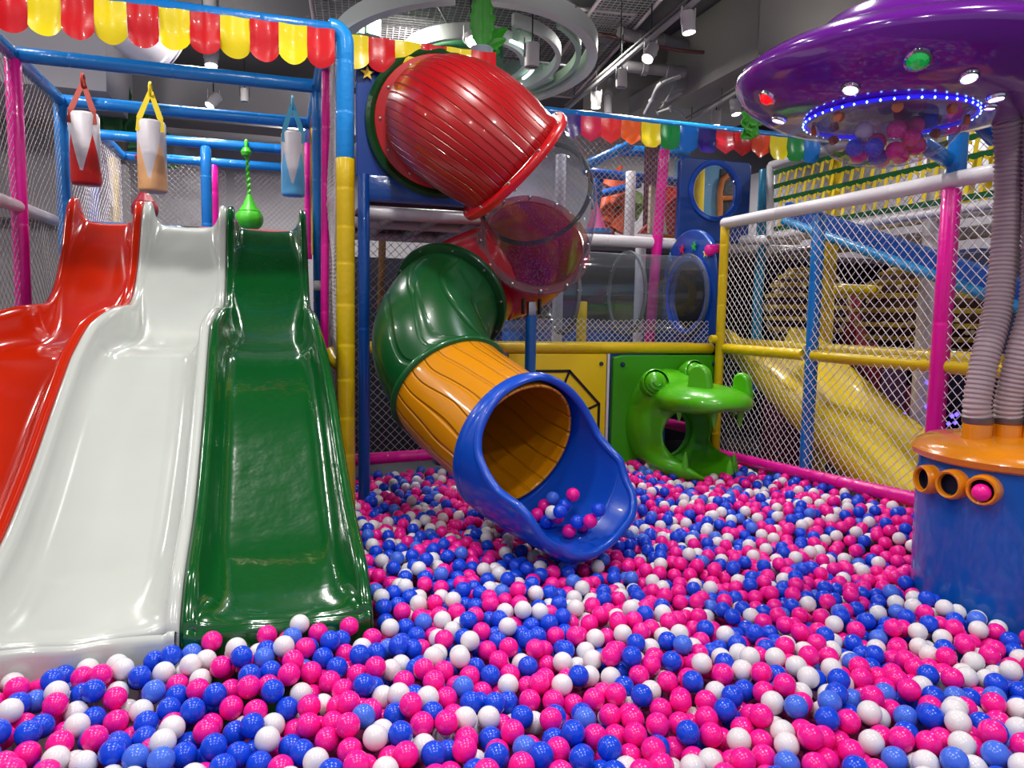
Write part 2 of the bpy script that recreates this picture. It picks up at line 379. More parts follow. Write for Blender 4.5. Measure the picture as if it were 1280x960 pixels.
# hanging punch bags
def bag(px, ytop, ybot, Y, w, c, strapc, label):
    t = T('punch_bag', label, 'punch bag', 'punch bags hanging over the slide deck')
    a = P(px, ytop, Y=Y); b = P(px, ybot, Y=Y); z1, z0 = a.z, b.z; x = a.x; n = 36; mb = MB(); r = w
    rows = [(.0, z0, 0), (.85, z0, 0), (1, z0+.02, 0)]
    V = []; 
    def zig(k): q = (k*4/n+.05) % 1; return (1-abs(2*q-1))
    H = z1-z0
    def ring(fr, zf): return [Vector((x+r*fr*math.cos(2*math.pi*k/n), Y+r*fr*math.sin(2*math.pi*k/n), zf(k))) for k in range(n)]
    rs = [ring(.05, lambda k: z0), ring(.9, lambda k: z0+.005), ring(1, lambda k: z0+.025), ring(1.0, lambda k: z0+H*(.12+.58*zig(k))), ring(.98, lambda k: z1-.02), ring(.88, lambda k: z1), ring(.05, lambda k: z1+.004)]
    for i in range(6):
        V = rs[i]+rs[i+1]; mb.add(V, [(k, (k+1) % n, n+(k+1) % n, n+k) for k in range(n)], 0 if i < 3 else 1)
    mb.build('bag_body', [mat('bag_vinyl_'+label.split()[0], c, rough=.4, bump=.5, bscale=14), mat('bag_white_vinyl', (205, 200, 205), rough=.4, bump=.5, bscale=14)], t, angle=70)
    sm = mat('strap_'+label.split()[0], strapc, rough=.6)
    top = Vector((x, Y, z1+.23))
    for s in (-1, 1):
        A = Vector((x+s*r*.75, Y-r*.72, z1-.09)); B = Vector((x+s*r*.7, Y-r*.62, z1+.01)); C = top
        d = .022; q = MB()
        for (u, v) in ((A, B), (B, C)): 
            q.add([u+vec(-d, 0, 0), u+vec(d, 0, 0), v+vec(d*.8, 0, 0), v+vec(-d*.8, 0, 0), u+vec(-d, .006, 0), u+vec(d, .006, 0), v+vec(d*.8, .006, 0), v+vec(-d*.8, .006, 0)],
                  [(0, 1, 2, 3), (7, 6, 5, 4), (0, 4, 5, 1), (1, 5, 6, 2), (2, 6, 7, 3), (3, 7, 4, 0)])
        q.build('strap', sm, t, smooth=False)
    MB().tube(arcpts((x, Y, ZT+.02 if False else top.z+.01), .05, 0, 2*math.pi, 14, (0, 1, 0), (0, 0, 1)), .01, 8).build('hanging_loop', sm, t)
    base(t)
bag(105, 142, 232, 6.45, .105, (196, 26, 18), (150, 40, 24), 'red and white punch bag hanging on brown straps, leftmost of the three bags')
bag(189, 152, 241, 6.45, .105, (232, 176, 120), (226, 200, 20), 'peach and white punch bag hanging on yellow straps above the white slide')
bag(366, 166, 246, 6.5, .095, (96, 178, 222), (70, 150, 180), 'light blue and white punch bag hanging above the right of the green slide')
def drop_ball(px, yc, ycone, ytop, Y, r, c, label):
    t = T('hanging_ball', label, 'punch ball'); m = mat('drop_vinyl_'+label.split()[0], c, rough=.4, bump=.3, bscale=12)
    p = P(px, yc, Y=Y); q = P(px, ycone, Y=Y); tp = P(px-4, ytop, Y=Y)
    prof = [(.01, -r*.95)]+[(r*math.cos(a), r*.95*math.sin(a)) for a in [R(-80+i*14) for i in range(11)]]
    mb = MB(); n = 32; mb.lathe(prof, p, n); 
    mb.v = [(p.x+(v[0]-p.x)*(1+.03*math.cos(8*math.atan2(v[1]-p.y, v[0]-p.x))), p.y+(v[1]-p.y)*(1+.03*math.cos(8*math.atan2(v[1]-p.y, v[0]-p.x))), v[2]) for v in mb.v]
    mb.build('ball_body', m, t)
    MB().lathe([(r*.78, r*.6), (r*.8, r*.62), (r*.45, r*1.1), (.02, q.z-p.z+.02), (.0, q.z-p.z+.03)], p, 28).build('cone_cap', m, t)
    rp = [tp.lerp(q, k/40)+vec(.008*math.sin(k*1.3), .008*math.cos(k*1.3), 0) for k in range(41)]
    MB().tube(rp, .014, 8).build('rope', m, t)
    kn = MB().tube(arcpts(tp, .06, 0, 2*math.pi, 14, (0, 1, 0), (0, 0, 1)), .016, 8); kn.lathe([(0, -.05), (.04, -.03), (.05, 0), (.03, .04), (0, .05)], tp+vec(0, -.07, -.06), 12); kn.build('knot', m, t)
    base(t)
drop_ball(312, 274, 246, 184, 7.66, .125, (64, 176, 30), 'green ribbed punch ball hanging on a knotted green rope above the green slide')
drop_ball(181, 262, 240, 190, 7.66, .115, (128, 16, 34), 'dark red punch ball with a cone cap hanging behind the white slide top')

# ================================================================== BUNTING
def bunting(label, pts_fn, cols, w, h, kinds, name='bunting'):
    t = T(name, label, 'bunting')
    k = 0
    for i, c in enumerate(cols):
        o, u, nn = pts_fn(i); u = Vector(u).normalized(); nn = Vector(nn); kd = kinds[i % len(kinds)]; n = 10; G = []
        for a in range(n+1):
            q = a/n
            if kd == 'round': hh = h*(.78+.22*(1-abs(2*q-1)**2)**.8)
            elif kd == 'clip': hh = h*(.8+.2*min(1, (1-abs(2*q-1))*2.2))
            else: hh = h*(.72+.28*(1-abs(2*q-1)))
            G.append([Vector(o)+u*(w*q)+Vector((0, 0, -hh*j/6))+nn*(.006*math.sin(q*6+i)+.012*math.sin(j*.8+i*1.7)*j/6) for j in range(7)])
        MB().grid(G).build('pennant', mat('bunting_vinyl_%d_%d_%d' % c, c, rough=.3, coat=.25, bump=.3, bscale=9), t)
    base(t); return t
RD, YL = (205, 14, 26), (236, 212, 10)
x0 = P(33, 20, Y=4.34).x; x1 = P(405, 60, Y=4.34).x; w = (x1-x0)/9.6
bunting('red and yellow scalloped vinyl bunting under the front beam above the three wavy slides', lambda i: ((x0-w*3+i*w, 4.355, ZT-.01), (1, 0, 0), (0, 1, 0)), [RD if i % 2 == 0 else YL for i in range(13)], w, .215, ['round'])
x0 = P(431, 60, Y=4.84).x; x1 = P(611, 80, Y=4.84).x; w2 = (x1-x0)/5.6
bunting('red and yellow vinyl bunting above the red mouth of the spiral tube slide', lambda i: ((x0+i*w2-.02, 4.84, 3.34), (1, 0, 0), (0, 1, 0)), [YL, RD, YL, RD, YL, RD], w2, .21, ['round'])
bcols = [(60, 30, 120), (214, 40, 80), (232, 50, 50), (236, 96, 30), (236, 214, 20), (16, 130, 60), (10, 100, 190), (50, 30, 120), (206, 34, 60), (196, 20, 40), (226, 70, 30), (226, 206, 20), (16, 130, 60), (10, 110, 200)]
x0 = P(700, 150, Y=5.44).x; w3 = (P(925, 170, Y=5.44).x-x0)/9.3
bunting('rainbow vinyl bunting along the blue beam above the clear crawl tunnel', lambda i: ((x0+i*w3, 5.44, 3.17), (1, 0, 0), (0, 1, 0)), bcols, w3, .19, ['point', 'point', 'point', 'point', 'clip', 'clip', 'clip', 'clip', 'point', 'point', 'point', 'clip', 'clip', 'clip'])

# ================================================================== BAY WITH THE TUBE MOUTH
by = T('tube_bay_frame', 'blue padded posts and beam carrying the deck that the spiral tube slide leaves from', 'frame')
pb = P(455, 400, Y=4.87); pipe('post', [(pb.x, 4.87, 2.5), (pb.x, 4.87, .15)], .038, dblue_p, by, 1.3)
MB().box((.97, 4.9, 2.42), (.86, .10, .17), bev=.035).build('beam', dblue_p, by)
pipe('beam', [(.45, 4.89, 3.29), (1.38, 4.89, 3.29)], .026, blue_p, by, .5)
pipe('beam', [(pb.x, 4.93, 2.27), (1.42, 4.93, 2.27)], .045, whi_p, by, .5)
pipe('beam', [(pb.x, 5.5, 2.27), (1.5, 5.5, 2.27)], .04, whi_p, by, .5)
pipe('beam', [(pb.x, 6.4, 2.27), (1.6, 6.4, 2.27)], .04, whi_p, by, .5)
for X in (.75, 1.05, 1.35): pipe('joist', [(X, 4.95, 2.27), (X, 6.4, 2.27)], .035, whi_p, by, .5)
base(by)
o = tag(MB().box((1.05, 5.75, 2.335), (1.0, 1.6, .03)).build('deck_board', mat('dark_red_deck_board', (96, 14, 34), rough=.6), smooth=False), 'dark red deck board on the white joists behind the tube slide mouth', 'board')
pn = T('tube_entry_panel', 'blue plastic panel with a yellow star around the red tube mouth', 'panel')
# panel with a round hole
def holed_panel(cx, cz, hr, x0, x1, z0, z1, y, th, arch=False, n=64):
    mb = MB(); inner = []; outer = []
    for k in range(n):
        a = 2*math.pi*k/n; c, s = math.cos(a), math.sin(a); inner.append((cx+hr*c, cz+hr*s))
        t = min(((x1-cx)/c if c > 1e-6 else (x0-cx)/c if c < -1e-6 else 1e9), ((z1-cz)/s if s > 1e-6 else (z0-cz)/s if s < -1e-6 else 1e9))
        X, Z = cx+t*c, cz+t*s
        if arch and Z > z1-(x1-x0)/2:
            ac = ((x0+x1)/2, z1-(x1-x0)/2); ra = (x1-x0)/2
            # ray from hole centre to the arch circle
            dx, dz = cx-ac[0], cz-ac[1]; b = dx*c+dz*s; q = dx*dx+dz*dz-ra*ra; t = -b+math.sqrt(max(0, b*b-q)); X, Z = cx+t*c, cz+t*s
        outer.append((X, Z))
    return inner, outer
def panel_mesh(inner, outer, fn, th):
    n = len(inner); mb = MB(); A = [fn(p, 0) for p in inner]; B = [fn(p, 0) for p in outer]; C = [fn(p, th) for p in inner]; D = [fn(p, th) for p in outer]
    mb.add(A+B+C+D, [q for k in range(n) for q in ((k, (k+1) % n, n+(k+1) % n, n+k), (2*n+k, 3*n+k, 3*n+(k+1) % n, 2*n+(k+1) % n),
            (k, 2*n+k, 2*n+(k+1) % n, (k+1) % n), (n+k, n+(k+1) % n, 3*n+(k+1) % n, 3*n+k))]); return mb
cx, cz = 1.02, 2.845
i_, o_ = holed_panel(cx, cz, .33, .50, 1.40, 2.48, 3.27, 4.9, .04)
panel_mesh(i_, o_, lambda p, t: Vector((p[0], 4.9+t, p[1])), .05).build('panel_board', pan_pl, pn, bev=.006, angle=30)
sp = P(459, 92, Y=4.885); MB().extrude(star(.044), sp, (1, 0, 0), (0, 0, 1), .012).build('star_emblem', mat('star_yellow', (240, 200, 30), rough=.4), pn, smooth=False)
sp2 = vec(1.47, 4.885, 2.60); 
base(pn)

# ================================================================== SPIRAL TUBE SLIDE
sl = T('spiral_tube_slide', 'spiral tube slide of red, clear, green and yellow sections ending in a blue scoop', 'tube slide')
raw = [P(548, 158, Y=4.93), P(556, 150, D=4.55), P(590, 166, D=4.22), P(642, 208, D=4.14), P(672, 252, D=4.42), P(668, 305, D=4.80), P(642, 334, D=5.08), P(603, 348, D=5.08),
       P(563, 374, D=4.76), P(539, 426, D=4.44), P(563, 484, D=4.26), P(606, 523, D=4.02), P(650, 558, D=3.80)]
NS = 12
CL = [Vector(p) for p in crom([tuple(p) for p in raw], NS)]
UPV = (0, 0, 1)
def seg(i0, i1): return CL[int(i0*NS):int(i1*NS)+1]
RT = .335
redw = woodplastic('red_grained_plastic', (200, 22, 26), scale=(1, .28, 1), lines=7, rot=(math.pi/2*0, 0, 0), dist=1.2, strength=.8)
# grain runs along the tube: bands across the u coordinate
def grain(name, c, across, along, dist, strength=.8):
    m = mat(name, c, rough=.3, coat=.3); nt = m.node_tree; b = nt.nodes['Principled BSDF']
    if any(n.type == 'TEX_WAVE' for n in nt.nodes): return m
    tc = nt.nodes.new('ShaderNodeTexCoord'); mp = nt.nodes.new('ShaderNodeMapping'); mp.inputs['Scale'].default_value = (across, along, 1)
    w = nt.nodes.new('ShaderNodeTexWave'); w.wave_type = 'BANDS'; w.bands_direction = 'X'; w.inputs['Scale'].default_value = 1.
    w.inputs['Distortion'].default_value = dist; w.inputs['Detail'].default_value = .6; w.inputs['Detail Scale'].default_value = .8
    r_ = nt.nodes.new('ShaderNodeValToRGB'); r_.color_ramp.elements[0].position = .0; r_.color_ramp.elements[1].position = .14
    bp = nt.nodes.new('ShaderNodeBump'); bp.inputs['Strength'].default_value = strength; bp.inputs['Distance'].default_value = .012
    nt.links.new(tc.outputs['UV'], mp.inputs['Vector']); nt.links.new(mp.outputs['Vector'], w.inputs['Vector'])
    nt.links.new(w.outputs['Fac'], r_.inputs['Fac']); nt.links.new(r_.outputs['Color'], bp.inputs['Height'])
    nt.links.new(bp.outputs['Normal'], b.inputs['Normal']); nt.links.new(bp.outputs['Normal'], b.inputs['Coat Normal'])
    return m
redw = grain('red_moulded_wood_grain', (158, 10, 17), 15, 1.0, 3.2, .85)
grnw = grain('green_moulded_wood_grain', (10, 78, 34), 3.2, 2.2, 14, .6)
yelw = grain('yellow_moulded_wood_grain', (210, 134, 5), 7, 2.0, 5, .8)
def shell(name, i0, i1, m, rf, th=.012, extra=None, arc_n=64):
    pts = seg(i0, i1); n = len(pts); rr = [rf(k/(n-1)) for k in range(n)]
    mb = MB(); mb.tube(pts, rr, arc_n, cap=False, up=(0, 0, 1)); mb.raw = 1
    o = mb.build(name, m, sl, angle=0)
    if th < .005: return o
    md = o.modifiers.new('thickness', 'SOLIDIFY'); md.thickness = th; md.offset = -1; return o
def ringpart(name, i, m, r1=.375, wdt=.03, bolts=0):
    k = int(i*NS); c = CL[k]; t = (CL[min(len(CL)-1, k+1)]-CL[max(0, k-1)]).normalized()
    mb = MB().lathe([(RT-.01, -wdt), (RT+.012, -wdt), (r1-.004, -wdt*.8), (r1, -wdt*.5), (r1, wdt*.5), (r1-.004, wdt*.8), (RT+.012, wdt), (RT-.01, wdt), (RT-.01, -wdt)], c, 64, axis=t)
    o = mb.build(name, m, sl, angle=50)
    if bolts:
        q = t.to_track_quat('Z', 'Y')
        for j in range(bolts):
            a = 2*math.pi*j/bolts; p = c+q @ Vector(((RT+r1)/2*math.cos(a)+.004*math.cos(a), (RT+r1)/2*math.sin(a)+.004*math.sin(a), 0))
            MB().lathe([(0, -wdt-.008), (.008, -wdt-.006), (.009, -wdt), (.009, wdt), (.008, wdt+.006), (0, wdt+.008)], p, 10, axis=t).build('bolt', steel, o)
    return o
green_plain = mat('green_rim_plastic', (8, 66, 28), rough=.35, coat=.3)
MB().lathe([(.34, -.04), (.40, -.08), (.45, -.10), (.475, -.085), (.48, .0), (.48, .02), (.34, .02)], CL[0]+vec(-.01, 0, -.005), 64, axis=(0, 1, 0)).build('entry_collar', green_plain, sl)
ec = ringpart('entry_flange', 0.55, mat('red_rim_plastic', (190, 16, 24), rough=.3, coat=.3), .415, .02, 12)
shell('red_elbow', 0.5, 3, redw, lambda q: RT+.045*math.sin(math.pi*min(1, q*1.08))**.7 if q < .92 else RT+.006)
ringpart('red_flange', 3, MATS['red_rim_plastic'], .392, .024, 10)
clr = clear('clear_polycarbonate', (226, 230, 236), gl=1.0, haze=.05)
shell('clear_elbow', 3.05, 5, clr, lambda q: RT+.02*math.sin(math.pi*q), th=.004)
ringpart('clear_flange', 5, clear('clear_red_flange', (225, 150, 160), gl=1.0, haze=.12), .378, .018, 12)
# lining seen through the clear elbow: colour swirl with pink speckled reflections painted in
sw = mat('swirl_reflection_paint', (140, 20, 60), rough=.35, coat=.3); nt = sw.node_tree; b = nt.nodes['Principled BSDF']
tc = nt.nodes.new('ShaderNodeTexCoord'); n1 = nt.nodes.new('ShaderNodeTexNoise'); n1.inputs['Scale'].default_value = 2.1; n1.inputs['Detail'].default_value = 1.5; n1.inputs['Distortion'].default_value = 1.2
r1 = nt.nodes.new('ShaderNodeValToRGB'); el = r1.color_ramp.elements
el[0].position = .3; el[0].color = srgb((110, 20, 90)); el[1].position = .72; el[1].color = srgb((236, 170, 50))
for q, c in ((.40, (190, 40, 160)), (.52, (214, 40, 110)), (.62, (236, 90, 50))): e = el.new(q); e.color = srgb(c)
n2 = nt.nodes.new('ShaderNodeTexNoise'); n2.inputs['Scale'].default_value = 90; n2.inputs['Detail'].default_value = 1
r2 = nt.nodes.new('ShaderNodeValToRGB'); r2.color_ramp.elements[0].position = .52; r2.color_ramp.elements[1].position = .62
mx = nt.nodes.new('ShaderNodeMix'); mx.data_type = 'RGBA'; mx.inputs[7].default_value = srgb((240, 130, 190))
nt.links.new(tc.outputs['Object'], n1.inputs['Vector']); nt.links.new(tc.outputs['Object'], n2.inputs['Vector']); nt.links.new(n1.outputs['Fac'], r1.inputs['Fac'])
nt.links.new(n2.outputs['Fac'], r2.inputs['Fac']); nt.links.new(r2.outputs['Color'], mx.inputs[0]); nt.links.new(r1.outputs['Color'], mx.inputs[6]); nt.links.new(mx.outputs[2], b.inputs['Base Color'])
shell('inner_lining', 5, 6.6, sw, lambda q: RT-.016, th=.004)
ringpart('elbow_seam', 3.75, clear('clear_seam_edge', (120, 124, 130), gl=.6, haze=.06), .352, .005)
shell('red_tube', 5.05, 8, mat('plain_red_plastic', (176, 14, 30), rough=.3, coat=.3), lambda q: RT)
ringpart('green_flange', 8.02, green_plain, .385, .03, 10)
shell('green_elbow', 8, 10, grnw, lambda q: RT+.018*math.sin(math.pi*q)**.7)
shell('yellow_tube', 9.98, 12, yelw, lambda q: RT+.012)
ringpart('joint_rim', 10, mat('green_joint_plastic', (10, 90, 40), rough=.3, coat=.3), .37, .018)
# exit scoop: a hooded collar opening into a wide trough
def frame(t):
    dn = Vector((0, 0, -1)); dn = (dn-t*dn.dot(t)).normalized(); return dn, t.cross(dn)
sc_path = [Vector(p) for p in crom([tuple(P(*a[:2], D=a[2])) for a in ((636, 549, 3.86), (653, 560, 3.79), (672, 571, 3.71), (692, 581, 3.63), (714, 588, 3.54), (736, 596, 3.47), (748, 600, 3.43))], 12)]
ns = len(sc_path); G = []
KS = [0, .06, .14, .22, .3, .4, .55, .72, .86, 1.0]
KA = [180, 180, 168, 142, 122, 106, 94, 84, 68, 42]; KL = [180, 180, 142, 112, 97, 88, 80, 74, 62, 42]
KR = [.352, .375, .385, .385, .385, .385, .388, .395, .40, .40]
for i, c in enumerate(sc_path):
    q = i/(ns-1); t = (sc_path[min(ns-1, i+1)]-sc_path[max(0, i-1)]).normalized(); dn, sd = frame(t)
    A = R(float(np.interp(q, KS, KA))); AL = R(float(np.interp(q, KS, KL))); r = float(np.interp(q, KS, KR))
    lift = max(0, (q-.86)/.14)**2*.03
    G.append([c+(dn*math.cos(a)+sd*math.sin(a))*r+Vector((0, 0, lift)) for a in [-AL+(A+AL)*k/60 for k in range(61)]])
mb = MB(); mb.grid(G); so = mb.build('exit_scoop', blue_pl, sl, angle=0); md = so.modifiers.new('thickness', 'SOLIDIFY'); md.thickness = .02; md.offset = 0; mb_scoop_v = list(mb.v); mb_scoop_f = list(mb.f)
ih = int(.07*(ns-1))
edge = [G[i][0] for i in range(ns-1, ih, -1)]+[G[ih][0]]
edge2 = [G[i][60] for i in range(ih, ns)]
# hood bridges over the top: left edge, over the hood, right edge, then round the lip
lip = G[-1][::-1]
loop = [Vector(p) for p in ([G[i][0] for i in range(ns-1, ih, -1)]+[G[ih][60]]+[G[i][60] for i in range(ih+1, ns)]+lip[1:-1:3])]
for _ in range(4): loop = [(loop[i-1]+loop[i]*2+loop[(i+1) % len(loop)])/4 for i in range(len(loop))]
MB().tube(loop, .021, 12, closed=True).build('rolled_rim', blue_pl, sl, angle=0)
c = sc_path[int(.12*ns)]; t = (sc_path[int(.12*ns)+1]-sc_path[int(.12*ns)-1]).normalized()
MB().lathe([(.355, -.05), (.385, -.045), (.396, -.02), (.396, .01), (.388, .03), (.375, .035), (.355, -.05)], c, 64, axis=t).build('collar_rim', blue_pl, sl)
base(sl)
ps = T('slide_support_post', 'dark blue round post with a metal bracket under the clear ring of the spiral slide', 'post')
a = P(664, 392, D=4.72); b = P(663, 470, D=4.72); MB().tube([a+vec(0, 0, -.01), vec(a.x, a.y, .05)], .036, 24).build('post', mat('blue_painted_pipe', (8, 74, 140), rough=.3, coat=.3), ps)
MB().box(a+vec(0, 0, .03), (.05, .05, .09), bev=.004).build('bracket', steel, ps)
for s in (-1, 1): MB().box(a+vec(.055*s, 0, .045), (.012, .05, .10), bev=.003).build('bracket_ear', darkmetal, ps)
base(ps)

# ================================================================== BACK WALL OF THE PIT
YB = 5.5
bf = T('back_wall_frame', 'yellow, magenta and white padded pipe frame along the back of the ball pit', 'frame')
pipe('beam', [(.6, YB, 1.365), (3.56, YB, 1.365)], .045, yel_p, bf, .35)
pipe('beam', [(1.7, YB+.35, 1.365), (3.6, YB+.35, 1.365)], .04, yel_p, bf, .35)
pipe('beam', [(.5, YB+.02, .52), (1.75, YB+.02, .56)], .045, mag_p, bf, .2)
p = P(905, 285, Y=5.38); pipe('post', [(3.56, 5.38, 2.40), (3.56, 5.38, .2)], .038, yel_p, bf, .22)
q = P(822, 300, Y=6.35); pipe('post', [(q.x+.04, 6.35, 3.2), (q.x-.05, 6.35, 1.35)], .05, mag_p, bf, .4)
pipe('beam', [(2.4, 6.38, 2.33), (5.0, 6.38, 2.33)], .055, whi_p, bf, .6)
a = P(700, 250, Y=6.5); pipe('post', [(a.x, 6.5, 3.1), (a.x, 6.5, 1.3)], .05, whi_p, bf, .5)
a = P(766, 300, Y=6.5); pipe('post', [(a.x+.3, 6.5, 2.3), (a.x+.3, 6.5, 1.3)], .05, whi_p, bf, .5)
a = P(788, 240, Y=7.2); pipe('post', [(a.x, 7.2, 3.15), (a.x, 7.2, 2.4)], .055, mat('white_post_vinyl', (235, 235, 240), **FOAM), bf, .5)
a = P(727, 410, Y=6.0); pipe('post', [(a.x, 6.0, 1.75), (a.x, 6.0, 1.3)], .045, yel_p, bf, .3)
pipe('beam', [(1.9, YB, 3.19), (5.2, YB, 3.19)], .035, blue_p, bf, .5)
pipe('stub', [P(888, 424, Y=5.4), P(905, 424, Y=5.4)], .035, yel_p, bf, 0)
pipe('stub', [P(884, 313, Y=5.6), P(899, 313, Y=5.6)], .05, mag_p, bf, 0)
pipe('beam', [P(822, 526, Y=6.1), P(872, 538, Y=6.0)], .05, mag_p, bf, 0)
base(bf)
rf = T('roof_frame', 'blue padded pipes criss-crossing behind the rainbow bunting', 'frame')
pipe('brace', [P(730, 208, Y=7.0), P(790, 180, Y=7.0)], .05, blue_p, rf, .4)
pipe('beam', [P(730, 215, Y=7.3), P(850, 228, Y=7.3)], .05, dblue_p, rf, .4)
pipe('beam', [P(770, 188, Y=7.6), P(860, 192, Y=7.6)], .06, blue_p, rf, .4)
pipe('post', [P(750, 218, Y=7.4), P(744, 262, Y=7.4)], .05, dblue_p, rf, .4)
pipe('beam', [P(736, 246, Y=8), P(800, 230, Y=8)], .045, dblue_p, rf, .4)
base(rf)
# spider web panel
wp = T('spider_web_panel', 'yellow panel with a black spider web pattern, behind the blue scoop', 'panel')
x1 = P(757, 500, Y=YB-.03).x; x0 = 1.72
MB().box(((x0+x1)/2, YB-.01, .82), (x1-x0, .05, 1.0), bev=.01).build('panel_board', mat('yellow_panel_plastic', (228, 196, 20), rough=.35), wp)
c = P(683, 536, Y=YB-.04); wb = MB(); blk = mat('black_line_vinyl', (16, 12, 14), rough=.5)
def seg2(mb, a, b, w, y):
    a = Vector(a); b = Vector(b); d = (b-a).normalized(); nn = Vector((-d.y, d.x))*w/2; mb.extrude([tuple(a-d*w*.3-nn), tuple(b+d*w*.3-nn), tuple(b+d*w*.3+nn), tuple(a-d*w*.3+nn)], (0, y, 0), (1, 0, 0), (0, 0, 1), .003)
for rr in (.5, .385, .27, .15):
    pts = [(c.x+rr*math.cos(R(22.5+45*k))*.98, c.z+rr*math.sin(R(22.5+45*k))) for k in range(8)]
    for k in range(8):
        if min(pts[k][1], pts[(k+1) % 8][1]) > .33: seg2(wb, pts[k], pts[(k+1) % 8], .022, YB-.039)
for k in range(8):
    p = (c.x+.5*math.cos(R(22.5+45*k))*.98, c.z+.5*math.sin(R(22.5+45*k)))
    if p[1] > .33: seg2(wb, (c.x, c.z), p, .02, YB-.0385)
wb.build('web_lines', blk, wp, smooth=False)
for (X, Z) in ((x1-.05, 1.24), (x1-.05, .45), (x0+.05, 1.24)): MB().lathe([(0, .02), (.014, .016), (.018, .0)], (X, YB-.035, Z), 14, axis=(0, -1, 0)).build('bolt', mat('blue_bolt_cap', (20, 50, 90), rough=.4), wp)
MB().box((x1+.018, YB-.01, .82), (.022, .045, 1.0), bev=.004).build('edge_trim', whi_p, wp)
base(wp)

# ---------------------------------------------------------- crocodile head (signed-distance sculpt)
def surface_nets(fn, lo, hi, h):
    xs = [np.arange(lo[i], hi[i]+h, h) for i in range(3)]; X, Y, Z = np.meshgrid(*xs, indexing='ij'); D = fn(X, Y, Z)
    n = D.shape; s = D < 0
    c = np.stack([s[a:n[0]-1+a, b:n[1]-1+b, d:n[2]-1+d] for a in (0, 1) for b in (0, 1) for d in (0, 1)]); act = c.any(0) & ~c.all(0)
    idx = -np.ones(act.shape, int); ii = np.argwhere(act); idx[tuple(ii.T)] = np.arange(len(ii))
    acc = np.zeros((len(ii), 3)); cnt = np.zeros(len(ii)); off = [(a, b, d) for a in (0, 1) for b in (0, 1) for d in (0, 1)]
    for i, A in enumerate(off):
        for B in off[i+1:]:
            if sum(abs(A[k]-B[k]) for k in range(3)) != 1: continue
            da = D[ii[:, 0]+A[0], ii[:, 1]+A[1], ii[:, 2]+A[2]]; db = D[ii[:, 0]+B[0], ii[:, 1]+B[1], ii[:, 2]+B[2]]
            mk = (da < 0) != (db < 0); t = np.where(mk, da/(np.where(da == db, 1, da-db)), 0)[:, None]
            acc += np.where(mk[:, None], np.array(A)+t*(np.array(B)-np.array(A)), 0); cnt += mk
    V = (ii+acc/cnt[:, None])*h+np.array([xs[0][0], xs[1][0], xs[2][0]]); Fs = []
    for ax in range(3):
        u, v = [(1, 2), (2, 0), (0, 1)][ax]
        a = [slice(None)]*3; b = [slice(None)]*3; a[ax] = slice(0, -1); b[ax] = slice(1, None)
        ch = s[tuple(a)] != s[tuple(b)]
        for e in np.argwhere(ch):
            if e[u] == 0 or e[v] == 0 or e[u] >= n[u]-1 or e[v] >= n[v]-1: continue
            q = []
            for du, dv in ((-1, -1), (0, -1), (0, 0), (-1, 0)):
                w = e.copy(); w[u] += du; w[v] += dv; q.append(idx[tuple(w)])
            if min(q) < 0: continue
            Fs.append(tuple(q) if s[tuple(e)] else tuple(q[::-1]))
    return V, Fs
def smin(a, b, k): h = np.clip(.5+.5*(b-a)/k, 0, 1); return b*(1-h)+a*h-k*h*(1-h)
def smax(a, b, k): return -smin(-a, -b, k)
def ell(X, Y, Z, c, r):
    x, y, z = (X-c[0])/r[0], (Y-c[1])/r[1], (Z-c[2])/r[2]; k = np.sqrt(x*x+y*y+z*z); return (k-1)*min(r)
def caps(X, Y, Z, a, b, ra, rb):
    a = np.array(a); b = np.array(b); d = b-a; t = np.clip(((X-a[0])*d[0]+(Y-a[1])*d[1]+(Z-a[2])*d[2])/d.dot(d), 0, 1)
    return np.sqrt((X-a[0]-t*d[0])**2+(Y-a[1]-t*d[1])**2+(Z-a[2]-t*d[2])**2)-(ra+(rb-ra)*t)
ck = T('crocodile_head_panel', 'lime green open-mouthed crocodile head on a green panel in the corner of the pit', 'crocodile head')
xa = P(765, 500, Y=YB-.03).x; xb = P(897, 500, Y=YB-.03).x
CK = dict(jaw=P(905, 505, Y=4.95), )
# local axis of the snout: from the panel towards the viewer
hc = vec((xa+xb)/2+.0, YB-.02, .86)
def croc(X, Y, Z):
    x = X-hc.x; y = hc.y-Y; z = Z      # y: distance out of the panel
    head = ell(x, y, z, (0.0, .0, .80), (.37, .42, .40))
    head = smin(head, caps(x, y, z, (-.02, .0, .66), (.0, .30, .62), .30, .25), .12)
    snout = ell(x, y, z, (-.0, .50, .985), (.31, .46, .145))
    snout = smax(snout, -(z-.915-.05*np.cos(x*7)), .03)
    low = ell(x, y, z, (.02, .40, .47), (.34, .42, .14))
    d = smin(smin(head, snout, .10), low, .08)
    # mouth and crawl-through
    cav = caps(x, y*1.0, z, (.02, -.4, .66), (.04, .9, .68), .20, .27)
    cav = smin(cav, ell(x, y, z, (.05, .75, .72), (.36, .48, .225)), .05)
    d = smax(d, -cav, .035)
    d = smin(d, ell(x, y, z, (.02, .74, 1.0), (.22, .16, .08)), .08)
    d = np.maximum(d, -(z-.93)) if False else d
    cavt = ell(x, y, z, (.06, .7, .80), (.24, .36, .15)); d = smax(d, -cavt, .03)
    return np.maximum(d, -y-.0)
V, Fs = surface_nets(croc, (hc.x-.55, hc.y-1.1, .2), (hc.x+.55, hc.y+.03, 1.35), .018)
mb = MB(); mb.add(V, Fs); mb.raw = 1; ch = mb.build('head', croc_pl, ck, angle=0); md = ch.modifiers.new('smooth', 'SMOOTH'); md.iterations = 4
i_, o_ = holed_panel(hc.x+.02, .66, .2, xa, xb, .2, 1.31, YB, .05)
